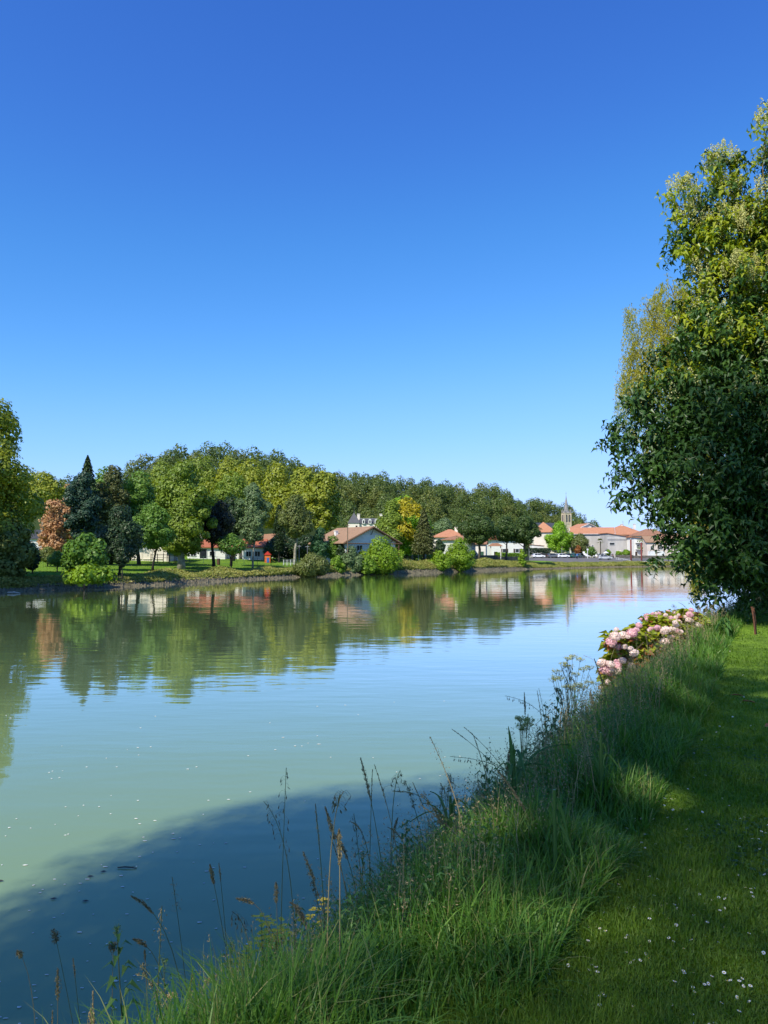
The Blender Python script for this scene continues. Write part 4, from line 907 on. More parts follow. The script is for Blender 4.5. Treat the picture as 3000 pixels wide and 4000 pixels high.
hedge("tall dark hedge under the right pollarded plane", [G(2052, 264)[:2], G(2148, 272)[:2]], 1.6, 3.4, 'dark', 2600)
hedge("low green hedge beside the orange bush", [G(2200, 281)[:2], G(2250, 283)[:2]], 1, 1.6, 'bush', 900)
hedge("vine covered garden hedge behind the brown fence", [G(1570, 176)[:2], G(1690, 182)[:2]], 1.2, 2.0, 'green', 2000)
hedge("dark garden hedge between the tan roofed house and the golden tree", [G(1330, 147)[:2], G(1420, 146)[:2]], 1.4, 1.6, 'green', 1600)
def fence(name, lab, P, hgt, step, pm, rm, rails=(.3, .9), pr=.05, cat="fence", mesh=None):
    e = thing(name, lab, cat, (0, 0, 0)); P = np.array(P, float); tops = []
    k = 0
    rb = B()
    for a, c in zip(P[:-1], P[1:]):
        L = np.linalg.norm(c - a); n = max(1, int(L / step))
        for i in range(n + 1):
            q = a + (c - a) * i / n; z = gz(*q); k += 1
            if k < 90:
                b = B(); b.box((0, 0, hgt / 2 - .1), (pr * 2, pr * 2, hgt + .2)); b.build('post', M[pm], e, loc=(q[0], q[1], z))
            if i < n:
                q2 = a + (c - a) * (i + 1) / n; z2 = gz(*q2)
                for r in rails: rb.tube([(q[0], q[1], z + r), (q2[0], q2[1], z2 + r)], pr * .6, 4)
    rb.build('rail', M[rm], e); return e
fence("wire_fence", "thin green wire fence with posts across the park lawn", [G(690, 134)[:2], G(900, 137)[:2], G(1060, 140)[:2], G(1160, 142)[:2]], 1.35, 2.0, 'greenmetal', 'greenmetal', (.15, .7, 1.25), .03)
fence("wooden_fence", "brown wooden rail fence below the golden boughed tree", [G(1566, 168)[:2], G(1620, 170)[:2], G(1676, 172)[:2]], 1.0, 1.4, 'wood', 'wood', (.35, .6, .9), .07)
fence("green_fence", "pale green railing right of the tall dark hedge", [G(2146, 262)[:2], G(2210, 266)[:2]], 2.6, 1.0, 'greenmetal', 'greymetal', (.4, 2.4), .05)
fence("white_gate", "white rail gate at the end of the park fence", [G(1108, 143)[:2], G(1150, 144)[:2]], 1.1, .7, 'whitemetal', 'whitemetal', (.3, .65, 1.0), .04, cat="gate")
for i, (px, lab) in enumerate([(1610, "squat pale gate pillar, left of two behind the brown fence"), (1661, "squat pale gate pillar, right of two behind the brown fence")]):
    p = G(px, 174); e = thing("gate_pillar", lab, "pillar", p, 0, "pale gate pillars"); b = B(); b.box((0, 0, .7), (.45, .45, 1.8)); b.build('shaft', M['concrete'], e); b = B(); b.box((0, 0, 1.66), (.6, .6, .12)); b.build('cap', M['concrete'], e)
p = G(1720, 178); e = thing("garden_wall", "short brick red garden wall before the white villa", "wall", p); b = B(); b.box((0, 0, .4), (3.0, .3, 1.6)); b.build('brickwork', M['redwood'], e); b = B(); b.box((0, 0, 1.24), (3.1, .4, .08)); b.build('coping', M['tile_red'], e)
def lamp(px, ytop, D, lab, arm=False):
    p = G(px, D); hh = zat(px, ytop, D) - p[2]; e = thing("street_lamp", lab, "lamp", p); b = B(); b.tube([(0, 0, -.3), (0, 0, hh * .5), (0, 0, hh)], [.09, .07, .05], 6)
    b.build('post', M['greymetal'], e); b = B(); b.box((0, 0, hh + .18), (.36, .36, .36), taper=1.3); b.box((0, 0, hh + .42), (.5, .5, .1), taper=.4); b.build('lantern', M['shutter'], e)
lamp(2066, 2142, 216, "street lamp at the right end of the quay wall"); lamp(2194, 2140, 262, "street lamp behind the parked cars, in front of the bright lime tree")
lamp(1634, 2122, 170, "lamp post standing behind the brown wooden fence"); lamp(1841, 2118, 193, "lamp post at the left end of the quay wall")
def pole(px, yt, D, lab, r=.09, mat='greywood'):
    p = G(px, D); hh = zat(px, yt, D) - p[2]; e = thing("utility_pole", lab, "pole", p); b = B(); b.tube([(0, 0, -.4), (0, 0, hh)], [r * 1.2, r * .8], 7); b.build('shaft', M[mat], e)
    b = B(); b.box((0, 0, hh - .25), (.7, .08, .08)); b.build('crossbar', M[mat], e)
pole(1358, 2048, 141, "bare wooden pole standing in front of the tan tiled roof")
pole(1169, 2128, 139, "thin pole at the left of two by the slim plane trunk", .04, 'greymetal'); pole(1201, 2130, 140, "thin pole at the right of two by the dark thicket", .04, 'greymetal')

# playground
def playground():
    p = G(676, 131); e = thing("slide_tower", "children's climbing tower with teal panel and brown slide", "slide", p)
    for sx in (-.6, .6):
        for sy in (-.5, .5):
            b = B(); b.box((sx - .2, sy, 1.4), (.1, .1, 3.0)); b.build('post', M['wood'], e)
    b = B(); b.box((-.2, 0, 1.3), (1.3, 1.1, .1)); b.build('deck', M['wood'], e)
    b = B(); b.box((-.2, -.56, 1.95), (1.15, .06, 1.0)); b.build('side_panel', M['teal'], e)
    b = B(); b.add([(-1, -.8, 2.8), (.6, -.8, 2.8), (.6, .8, 2.8), (-1, .8, 2.8), (-.2, 0, 3.4)], T=[(0, 1, 4), (1, 2, 4), (2, 3, 4), (3, 0, 4)]); b.build('roof', M['orangepl'], e)
    b = B(); b.add([(.4, -.35, 1.35), (.4, .35, 1.35), (1.9, -.35, .35), (1.9, .35, .35), (2.5, -.35, .25), (2.5, .35, .25)], [(0, 1, 3, 2), (2, 3, 5, 4)]); b.tube([(.4, -.37, 1.5), (1.9, -.37, .5), (2.5, -.37, .4)], .05, 4); b.tube([(.4, .37, 1.5), (1.9, .37, .5), (2.5, .37, .4)], .05, 4); b.build('chute', M['tile_old'], e)
    p = G(628, 132); e = thing("climbing_frame", "low timber climbing frame left of the slide tower", "frame", p)
    for x in (-1.6, -.5, .5, 1.6):
        b = B(); b.box((x, 0, .7), (.1, .1, 1.6)); b.build('post', M['wood'], e)
    b = B(); b.box((0, 0, 1.3), (3.3, .08, .08)); b.box((0, 0, .8), (3.3, .06, .06)); b.build('rail', M['wood'], e)
    p = G(1047, 150); e = thing("play_house", "orange and red toddlers' play house on the park lawn", "play house", p)
    b = B(); b.box((0, 0, .75), (1.1, 1.0, 1.6)); b.build('walls', M['orangepl'], e)
    b = B(); b.add([(-.7, -.65, 1.5), (.7, -.65, 1.5), (.7, .65, 1.5), (-.7, .65, 1.5), (0, -.65, 2.2), (0, .65, 2.2)], [(0, 4, 5, 3), (1, 2, 5, 4)], [(0, 1, 4), (2, 3, 5)]); b.build('roof', M['redpl'], e)
    b = B(); b.box((.1, -.53, .5), (.45, .05, .9)); b.build('door', M['bluepl'], e)
    b = B(); b.add([(.5, -.3, .9), (.5, .3, .9), (1.4, -.3, .15), (1.4, .3, .15)], [(0, 1, 3, 2)]); b.build('chute', M['yellowpl'], e)
    p = G(1211, 137); e = thing("activity_board", "small yellow play board by the bank shrub", "play board", p); b = B(); b.box((0, 0, 1.05), (.9, .1, .6)); b.build('board', M['yellowpl'], e); b = B(); b.box((0, 0, .35), (.1, .08, .9)); b.build('post', M['wood'], e)
    p = G(699, 138); e = thing("coral_awning", "coral red awning stretched on thin posts behind the slide", "awning", p)
    b = B(); b.add([(-1.3, -1, 1.95), (1.3, -1, 1.95), (1.3, 1, 2.4), (-1.3, 1, 2.4), (-1.3, -1, 1.8), (1.3, -1, 1.8)], [(0, 1, 2, 3), (4, 5, 1, 0)]); b.build('canvas', M['coral'], e)
    for x in (-1.25, 1.25):
        b = B(); b.box((x, -.95, .85), (.07, .07, 1.9)); b.build('post', M['greymetal'], e)
    p = G(855, 134); e = thing("litter_bin", "small brown bin standing on the lawn right of the plum trunk", "bin", p); b = B(); b.tube([(0, 0, 0), (0, 0, .9)], .26, 10); b.build('barrel', M['wood'], e); b = B(); b.tube([(0, 0, .9), (0, 0, 1.1)], [.3, .18], 10); b.build('lid', M['shutter'], e)
playground()

# mooring piles and pontoon
def pontoon():
    for px, yt, D, lab in [(2464, 2106, 236, "tall red brown mooring pile, left of the two by the pontoon"), (2505, 2118, 238, "tall red brown mooring pile, right of the two by the pontoon")]:
        t = at(px, yt, D); e = thing("mooring_pile", lab, "pile", (t.x, t.y, 0), 0, "steel mooring piles"); b = B(); b.tube([(0, 0, -2), (0, 0, t.z - .05)], .24, 10); b.build('shaft', M['rustmetal'], e, smooth=True); b = B(); b.tube([(0, 0, t.z - .1), (0, 0, t.z + .25)], [.27, .1], 10); b.build('cap', M['greymetal'], e)
    p = at(2500, 2200, 234); e = thing("pontoon", "floating pontoon with white railings at the far quay", "pontoon", (p.x, p.y, 0))
    b = B(); b.box((0, 0, .25), (6.4, 2.0, .5)); b.build('deck', M['concrete'], e)
    rb = B()
    for x in np.linspace(-3.1, 3.1, 10): rb.box((x, -.95, 1.0), (.07, .07, 1.05))
    for z in (.8, 1.15, 1.5): rb.tube([(-3.1, -.95, z), (3.1, -.95, z)], .035, 4)
    rb.build('railing', M['whitemetal'], e)
    b = B(); b.box((2.0, .3, .8), (1.2, .5, .6)); b.build('locker', M['greymetal'], e)
    a = at(2405, 2184, 240); c = at(2462, 2194, 236); e = thing("gangway", "sloping white railed gangway leading down to the pontoon", "gangway", (0, 0, 0))
    b = B(); b.tube([(a.x, a.y, 1.6), (c.x, c.y, .7)], .25, 4); b.build('deck', M['greymetal'], e); b = B()
    for o in (.55, 1.0): b.tube([(a.x, a.y - .5, 1.6 + o), (c.x, c.y - .5, .7 + o)], .04, 4)
    for t in np.linspace(0, 1, 7): q = (a.x + (c.x - a.x) * t, a.y + (c.y - a.y) * t - .5, 1.6 - .9 * t); b.tube([q, (q[0], q[1], q[2] + 1.0)], .035, 4)
    b.build('railing', M['whitemetal'], e)
pontoon()

# ------------------------------------------------------------------ cars on the quay
def car_proto(kind):
    """side profile lofted across the width, then windows, wheels and lamps as parts"""
    e = thing("parked_car", "car", "car"); van = kind == 'van'
    L, Wd = (5.2, 1.9) if van else (4.2, 1.75)
    if van: pr = [(-2.55, .45), (-2.6, 1.1), (-2.55, 1.95), (-2.4, 2.2), (.9, 2.2), (1.3, 2.05), (2.0, 1.25), (2.5, 1.05), (2.6, .7), (2.55, .4)]
    else: pr = [(-2.05, .4), (-2.1, .8), (-2.0, 1.02), (-1.72, 1.38), (-1.3, 1.5), (.05, 1.5), (.5, 1.38), (1.05, 1.0), (1.85, .88), (2.1, .68), (2.1, .38)]
    b = B(); n = len(pr); V = []
    def wf(z): return Wd / 2 * (1.0 if z < .95 else 1.0 - .17 * (z - .95) / .6) if not van else Wd / 2 * (1.0 if z < 1.2 else 1 - .06 * (z - 1.2))
    for s in (-1, 1): V += [(x, s * wf(z), z) for x, z in pr]
    Q = [(i, (i + 1) % n, n + (i + 1) % n, n + i) for i in range(n)]
    b.add(V, Q, [(0, i + 1, i) for i in range(1, n - 1)] + [(n, n + i, n + i + 1) for i in range(1, n - 1)]); body = b.build('body', M['paint'], e)
    gl = B()
    for s in (-1, 1):
        o = .012
        if van: P = [(.55, 1.25), (1.75, 1.25), (1.3, 1.85), (.55, 1.95)]; PP = [P]
        else: PP = [[(-1.62, 1.0), (-.55, 1.0), (-.5, 1.42), (-1.25, 1.42)], [(-.45, 1.0), (.92, 1.0), (.42, 1.36), (.0, 1.42), (-.4, 1.42)]]
        for P in PP: gl.poly([(x, s * (wf(z) + o), z) for x, z in P])
    if van: gl.poly([(1.36, -.8, 2.0), (1.36, .8, 2.0), (2.0, .85, 1.28), (2.0, -.85, 1.28)])
    else: gl.poly([(.54, -.62, 1.38), (.54, .62, 1.38), (1.04, .72, 1.03), (1.04, -.72, 1.03)]); gl.poly([(-1.76, -.6, 1.36), (-2.0, -.7, 1.06), (-2.0, .7, 1.06), (-1.76, .6, 1.36)])
    gl.build('window', M['carglass'], body)
    for x in ((-1.65, 1.65) if van else (-1.28, 1.3)):
        for s in (-1, 1):
            t = B(); t.tube([(x, s * (Wd / 2 - .2), .32), (x, s * (Wd / 2 + .015), .32)], .32, 14); to = t.build('wheel', M['tyre'], e); r = B(); r.tube([(x, s * (Wd / 2), .32), (x, s * (Wd / 2 + .03), .32)], .2, 10); r.build('rim', M['rim'], to)
    fx = 2.56 if van else 2.06
    for s in (-1, 1):
        h = B(); h.box((fx, s * .62, .78 if not van else .85), (.12, .34, .16)); h.build('headlight', M['lampwhite'], e)
        h = B(); h.box((-fx - (.02), s * .68, .86 if not van else 1.2), (.1, .22, .26)); h.build('tail_light', M['lampred'], e)
    return e
PROTO = {'hatch': car_proto('hatch'), 'van': car_proto('van')}
def park(kind, lab, px, D, rz, colour, sc=1.0):
    c = copy_tree(PROTO[kind]); p = G(px, D, .03); c.location = p; c.rotation_euler = (0, 0, rz); c.scale = (sc, sc, sc)
    c["label"] = lab; c["group"] = "vehicles parked on the quay"
    if kind == 'van': c["category"] = "van"; c.name = "parked_van"
    for ch in c.children:
        if ch.name.startswith('body'): ch.color = rgb(colour)
WHT, BLK, GRY, SIL = (.80, .80, .80), (.02, .02, .022), (.12, .125, .13), (.45, .46, .48)
park('hatch', "white car parked alone at the left end of the car park", 2102, 256, .12, WHT)
park('hatch', "dark grey car, leftmost of the row against the stone wall", 2161, 262, .1, GRY)
park('hatch', "white car half hidden behind the leftmost dark grey car", 2174, 267, .1, WHT)
park('hatch', "white car between the dark grey and the black one in the row", 2198, 262, .08, WHT)
park('hatch', "small black car in the middle of the row", 2219, 264, .5, BLK)
park('hatch', "white car just left of the green car in the row", 2231, 266, .2, WHT)
park('hatch', "dark green car next to the person in blue", 2248, 264, .6, (.02, .10, .08))
park('hatch', "grey car at the right end of the row by the wall", 2266, 266, .9, GRY)
park('van', "white van, the tallest vehicle in the car park", 2302, 279, -.1, WHT)
park('hatch', "white car parked behind the left end of the white van", 2283, 284, .2, WHT)
park('hatch', "dark car immediately right of the white van", 2334, 280, .7, BLK)
park('hatch', "white car right of the van in the back row", 2352, 279, -.3, WHT)
park('hatch', "silver car in the back row near the grey house", 2376, 279, .9, SIL)
park('hatch', "grey car, second from the right end of the back row", 2391, 280, 1.0, GRY)
park('hatch', "black car at the right end of the back row by the shrubs", 2406, 281, 1.0, BLK)
park('hatch', "silver car parked nearest the water on its own", 2361, 238, -.05, SIL)
for o in PROTO.values():
    for ch in list(o.children_recursive): bpy.data.objects.remove(ch)
    bpy.data.objects.remove(o)
p = G(2294, 250); e = thing("white_post_sign", "white post with a small sign before the white van", "sign", p); b = B(); b.tube([(0, 0, -.2), (0, 0, 3.2)], .1, 6); b.build('post', M['whitemetal'], e); b = B(); b.box((0, -.1, 2.9), (.6, .05, .5)); b.build('plate', M['whitemetal'], e)
p = G(2366, 246); e = thing("parasol", "small white parasol on the quay behind the silver car", "parasol", p); b = B(); b.tube([(0, 0, 0), (0, 0, 2.3)], .04, 5); b.build('pole', M['greymetal'], e); b = B(); b.tube([(0, 0, 1.9), (0, 0, 2.5)], [1.0, .05], 8); b.build('canopy', M['whitemetal'], e)

def person():
    p = G(2253, 243); e = thing("person", "person in a blue top walking on the quay before the green car", "person", p)
    me = bpy.data.meshes.new("body"); V = [(0, 0, .95), (0, 0, 1.2), (0, 0, 1.45), (0, 0, 1.56), (0, -.02, 1.68), (0, 0, 1.76), (-.2, 0, 1.42), (-.25, .05, 1.15), (-.24, -.08, .9), (.2, 0, 1.42), (.25, -.05, 1.15), (.24, -.15, .9),
         (-.1, 0, .9), (-.11, -.08, .5), (-.11, -.02, .06), (-.11, -.16, .04), (.1, 0, .9), (.11, .1, .5), (.11, .22, .08), (.11, .1, .04)]
    E = [(0, 1), (1, 2), (2, 3), (3, 4), (4, 5), (2, 6), (6, 7), (7, 8), (2, 9), (9, 10), (10, 11), (0, 12), (12, 13), (13, 14), (14, 15), (0, 16), (16, 17), (17, 18), (18, 19)]
    R = [.15, .14, .15, .06, .1, .07, .07, .05, .04, .07, .05, .04, .1, .07, .05, .04, .1, .07, .05, .04]
    me.from_pydata(V, E, []); o = bpy.data.objects.new("body", me); COL.objects.link(o); o.parent = e; me.materials.append(M['bluecloth']); me.materials.append(M['darkcloth']); me.materials.append(M['skin'])
    md = o.modifiers.new("skin", 'SKIN')
    for i, r in enumerate(R): me.skin_vertices[0].data[i].radius = (r, r)
    me.skin_vertices[0].data[0].use_root = True
    dg = bpy.context.evaluated_depsgraph_get(); m2 = bpy.data.meshes.new_from_object(o.evaluated_get(dg)); o.modifiers.clear(); o.data = m2
    for pl in m2.polygons: z = pl.center.z; pl.material_index = 2 if z > 1.5 or (abs(pl.center.x) > .2 and z < 1.1) else (0 if z > .95 else 1)
    h = B(); h.tube([(0, .02, 1.72), (0, .01, 1.83)], [.11, .07], 8); h.build('hair', M['hair'], e)
person()

# ------------------------------------------------------------------ near bank: privet, willow and the trees that shade the viewer
def privet():
    x0, y0 = 10.4, 20.0; z0 = gz(x0, y0)
    e = thing("privet_tree", "tall glossy dark green privet tree in creamy blossom at the right edge", "tree", (x0, y0, z0)); g = np.random.default_rng(77)
    LB = [(2820, 650, 55, 18.8), (2835, 760, 85, 18.8), (2665, 770, 52, 18.6), (2700, 870, 75, 18.6), (2830, 920, 130, 18.6), (2950, 900, 130, 18.8), (3010, 480, 55, 19), (3020, 620, 70, 19), (3010, 760, 80, 19),
          (2745, 1080, 95, 18.4), (2850, 1130, 150, 18.2), (3000, 1130, 160, 18.4), (2695, 1240, 95, 18.2), (2780, 1330, 170, 17.8), (2950, 1380, 190, 17.8), (2600, 1430, 88, 18.0), (2500, 1560, 92, 17.8),
          (2610, 1580, 160, 17.4), (2800, 1600, 210, 17.2), (3000, 1630, 210, 17.3), (2432, 1710, 68, 17.8), (2550, 1770, 140, 17.2), (2750, 1840, 210, 16.8), (2970, 1880, 210, 16.9), (2440, 1900, 68, 17.6),
          (2560, 1950, 112, 17.0), (2720, 2040, 170, 16.9), (2930, 2100, 195, 17.0), (2625, 2160, 52, 17.0), (2725, 2210, 95, 17.2), (2880, 2250, 105, 17.4), (3010, 2280, 110, 17.6),
          (3150, 900, 230, 18.6), (3200, 1350, 290, 18.2), (3230, 1800, 300, 17.8), (3180, 2150, 210, 17.8), (3080, 640, 120, 19.2), (2800, 2290, 105, 17.4), (2940, 2320, 115, 17.7), (2880, 2170, 150, 17.3), (3060, 2330, 110, 17.9), (2840, 2070, 150, 17.1), (2765, 860, 95, 18.6), (2900, 840, 95, 18.7), (2790, 990, 130, 18.4), (2665, 960, 80, 18.5), (2840, 690, 75, 18.8)]
    P = []
    for px, py, r, D in LB:
        c = at(px, py, D) - Vector((x0, y0, z0)); R = max(.24, r * D / F - .36); P.append((c.x, c.y, c.z, R, R * .95))
    for px, py, r, D in LB[9:36:2]:          # the far side of the crown
        D2 = D + 4.6; c = at(px + 110, py, D2) - Vector((x0, y0, z0)); R = max(.3, r * D / F - .3); P.append((c.x, c.y, c.z, R, R))
    lob = np.array(P)
    b = B(); n = 9000
    C, N = crown_points(g, lob, n, jit=.35, up=.15, shell=.7, cull=.7)
    n = len(C); tw = N / np.linalg.norm(N, axis=1)[:, None] + np.array([0, 0, .25]) + g.normal(0, .3, (n, 3)); tw /= np.linalg.norm(tw, axis=1)[:, None]
    hi = (C[:, 2] > 5.0) & (g.random(n) < np.clip((C[:, 2] - 4.6) / 7, 0, .62))  # sun on the upper crown is painted as a brighter leaf material
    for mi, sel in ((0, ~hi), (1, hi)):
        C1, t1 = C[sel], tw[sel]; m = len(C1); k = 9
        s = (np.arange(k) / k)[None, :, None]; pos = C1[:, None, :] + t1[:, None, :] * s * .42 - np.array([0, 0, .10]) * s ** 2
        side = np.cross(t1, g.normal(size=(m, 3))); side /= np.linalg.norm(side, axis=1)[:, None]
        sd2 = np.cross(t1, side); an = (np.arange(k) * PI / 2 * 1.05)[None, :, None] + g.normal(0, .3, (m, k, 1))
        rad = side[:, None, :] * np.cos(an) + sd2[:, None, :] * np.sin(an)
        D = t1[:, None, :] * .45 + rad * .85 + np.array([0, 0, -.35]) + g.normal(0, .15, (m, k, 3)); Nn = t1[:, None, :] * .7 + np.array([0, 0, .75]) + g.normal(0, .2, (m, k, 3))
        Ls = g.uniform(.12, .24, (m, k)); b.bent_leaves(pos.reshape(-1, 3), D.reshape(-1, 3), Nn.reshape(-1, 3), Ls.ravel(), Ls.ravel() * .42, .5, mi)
    b.build('foliage', [M['privet'], M['privetsunlit']], e)
    # blossom panicles along the sunlit top
    b = B(); n = 1000; C, N = crown_points(g, lob[:24], n * 5, jit=.3, up=.5, shell=1.0, cull=.85); cand = (N[:, 2] > .1) & ((C[:, 2] > 7.5) | (g.random(len(C)) < .10)) & (g.random(len(C)) < np.clip((C[:, 2] - 3) / 9, .05, 1)); C = C[cand][:n]; N = N[cand][:n]
    for c, nn in zip(C, N):
        ax = nn / np.linalg.norm(nn) * .5 + np.array([0, 0, .8]); ax /= np.linalg.norm(ax); k = 52; t = g.random(k); r = (1 - t) * .11 + .01; th = g.uniform(0, 6.28, k)
        u = np.cross(ax, (1, .3, .1)); u /= np.linalg.norm(u); v = np.cross(ax, u)
        Q = c + ax * (t * .40)[:, None] + (u * np.cos(th)[:, None] + v * np.sin(th)[:, None]) * r[:, None]
        b.leaves(Q, g.normal(size=(k, 3)), .042, .03, g)
    tag(b.build('blossom', M['blossom'], e), kind='stuff')
    b = B(); tp = [(0, 0, -.4), (-.1, -.2, 1.2), (-.3, -.6, 4), (-.5, -.8, 6.4), (-.6, -.9, 8.6)]; b.tube(tp, [.3, .24, .18, .1, .03], 9)
    for s in (.35, -.45): b.tube([(s * .3, 0, -.4), (s, -.3, 1.8), (s * 2.0, -.8, 4.2), (s * 2.4, -1.0, 6)], [.2, .15, .1, .04], 7)
    b.build('trunk', M['bark'], e, smooth=True)
    b = B()
    for j in range(len(LB)):
        l = lob[j]; q = np.array(tp[min(4, max(1, int(l[2] / 2.6)))]); end = l[:3]
        for _ in range(4):
            d = g.normal(size=3); d /= np.linalg.norm(d); d[1] = -abs(d[1]); f = end + d * l[3] * .98; mid = (q * .35 + f * .65) + np.array([0, 0, .1]) + g.normal(0, .12, 3); b.tube([q, mid, f], [.028, .014, .005], 4)
    b.build('branches', M['twig'], e)
privet()

def willow():
    x0, y0 = 14.8, 30.5; z0 = gz(x0, y0); e = thing("weeping_willow", "pale yellow green weeping willow trailing behind the privet", "tree", (x0, y0, z0)); g = np.random.default_rng(8)
    LB = [(2520, 1230, 75), (2620, 1170, 90), (2560, 1330, 100), (2700, 1200, 110), (2490, 1420, 62), (2470, 1500, 60), (2600, 1480, 120), (2750, 1400, 150), (2850, 1600, 160), (2650, 1750, 130), (2900, 1300, 140)]
    b = B(); n = 2600; lob = []
    for px, py, r in LB:
        c = at(px, py, 30.5) - Vector((x0, y0, z0)); R = r * 30.5 / F; lob.append((c.x, c.y, c.z, R, R * .8))
    lob = np.array(lob); C, N = crown_points(g, lob, n, jit=.3, up=.6, shell=.6, cull=.5); k = 40; m = len(C)
    Ls = g.uniform(.8, 3.0, m) ; out = N * np.array([1, 1, 0]); out /= np.linalg.norm(out, axis=1)[:, None] + 1e-6
    s = np.linspace(0, 1, k)[None, :, None]; pos = C[:, None, :] + out[:, None, :] * (.55 * np.sin(s * 1.4)) * Ls[:, None, None] * .3 + np.array([0, 0, .25]) * np.sin(s * 3.1) - np.array([0, 0, 1]) * (s ** 1.5) * Ls[:, None, None] + g.normal(0, .04, (m, k, 3))
    pos = pos.reshape(-1, 3); D = g.normal(0, .5, (len(pos), 3)) + np.array([0, 0, -1.0]); b.leaves(pos, g.normal(size=pos.shape), g.uniform(.09, .16, len(pos)), .03, g, T0=D)
    # long tresses reaching down to the bank
    for px, yt, yb, nn in ((2720, 2000, 2360, 110), (2790, 2080, 2350, 60), (2900, 2000, 2320, 30), (2760, 1900, 2330, 40)):
        for _ in range(nn):
            a = at(px + g.normal(0, 14), yt, 26.5 + g.normal(0, .5)) - Vector((x0, y0, z0)); z1 = (at(px, yb - g.random() * 130, 26.5) - Vector((x0, y0, z0))).z; kk = 70
            t = np.linspace(0, 1, kk); Q = np.c_[a.x + .05 * np.sin(t * 5 + px), np.full(kk, a.y), a.z + (z1 - a.z) * t] + g.normal(0, .03, (kk, 3)); b.leaves(Q, g.normal(size=Q.shape), .14, .028, g, T0=g.normal(0, .45, (kk, 3)) + np.array([0, 0, -1.]))
    b.build('foliage', M['willow'], e)
    b = B(); b.tube([(0, 0, -.5), (.1, 0, 3), (-.4, 0, 6), (-.8, 0, 9)], [.42, .34, .24, .1], 9)
    for l in lob: b.tube([(0, 0, 4), (l[0] * .5, l[1] * .5, l[2] * .55 + 2.5), tuple(l[:3] + np.array([0, 0, l[3] * .6]))], [.14, .08, .02], 5)
    b.build('trunk', M['bark'], e, smooth=True)
willow()
def near_tree(name, lab, x, y, lobes, mt, n, leaf, r0, bark='bark', back=8.0):
    x, y = x + SV.x * back, y + SV.y * back; lobes = [(l[0] + SV.x * back, l[1] + SV.y * back, l[2] + SV.z * back, l[3]) for l in lobes]      # stands farther back along the sun's rays
    z0 = gz(x, y); e = thing(name, lab, "tree", (x, y, z0)); SEED[0] += 1; g = np.random.default_rng(SEED[0])
    lob = np.array([(l[0] - x, l[1] - y, l[2] - z0, l[3], l[3] * .85) for l in lobes]); C, N = crown_points(g, lob, n, cull=.4, shell=.35, rough=0)
    wx, wy, wz = C[:, 0] + x, C[:, 1] + y, C[:, 2] + z0; pp = wx * .785 - wy * .62; zr = wz + (wx * .62 + wy * .785) * 1.036      # holes cut along the sun's rays, shaped to dapple the lawn
    keep = (np.sin(pp * 3.0 + 1.3 * np.sin(zr * 1.7)) * np.sin(zr * 2.6 + .9 * np.sin(pp * 2)) < .80) | (pp < -3.6) | (zr > 17.5); C, N = C[keep], N[keep]
    b = B(); L = leaf * g.uniform(.7, 1.3, len(C)); b.leaves(C, N, L, L * .7, g); b.build('crown', M[mt], e)
    b = B(); zc = lob[:, 2].min(); top = lob[:, :3].mean(0); b.tube([(0, 0, -.5), (0, 0, zc * .4), tuple(top * .5 + np.array([0, 0, zc * .25])), tuple(top)], [r0 * 1.4, r0, r0 * .7, r0 * .3], 9)
    for l in lob: b.tube([tuple(top * .4 + np.array([0, 0, zc * .3])), tuple((l[:3] + top) / 2), tuple(l[:3])], [r0 * .4, r0 * .22, r0 * .08], 5)
    b.build('trunk', M[bark], e, smooth=True)
# crowns out of view, shaped to cast the near shade
near_tree("bank_alder", "alder leaning over the water beside the viewer, shading the near water and grass", -8.2, -.6,
          [(-6.6, 3.6, 9.9, 2.2), (-7.1, 3.1, 9.0, 2.4), (-6.6, 3.6, 7.0, 1.9), (-7.6, 2.4, 11, 2.2), (-5.6, 3.2, 11.5, 2.2), (-8.4, 1.6, 7.2, 2.0), (-4.4, .9, 9.5, 2.5), (-6.5, 1.2, 9, 2.6), (-3.2, 1.4, 9.4, 2.1), (-5.2, -1, 12, 3), (-5.0, 2.2, 6.6, 2.0), (-7.2, .6, 6.6, 2.0), (-1.2, 1.0, 12.5, 2.3)], 'green', 110000, .11, .3)
near_tree("plane_tree", "large plane tree behind the viewer, shading the lawn in front", 1.5, -4.5,
          [(-.6, -1.2, 14, 3.2), (.8, -1, 10.5, 2.6), (-1.0, .2, 18, 3.0), (2.5, -1.5, 16, 3.2), (3, .5, 12, 2.8), (0, -3, 19, 3), (4.5, -1, 19, 2.8), (2.2, .2, 20.5, 2.6), (5.2, 1.6, 15, 2.4), (-2.6, -1.7, 9.6, 2.3), (-.4, 1.2, 8.6, 1.9), (2.6, 1.6, 9, 1.8)], 'plane', 46000, .125, .42, 'barkpale')
near_tree("plane_tree", "tall unseen plane tree right of the viewer, its limbs placed to shade the privet", 6.5, 3.5,
          [(1.6, 7.6, 16.6, 2.4), (3.2, 7.0, 16.3, 2.4), (4.5, 5.5, 16.8, 2.6), (2.6, 6.2, 15.0, 2.0), (6.5, 4, 17.2, 2.8), (7.5, 5.5, 15.4, 2.5), (4.8, 8.0, 14.9, 2.1), (1.2, 6.4, 17.8, 2.2)], 'plane', 30000, .125, .4, 'barkpale', 5.0)
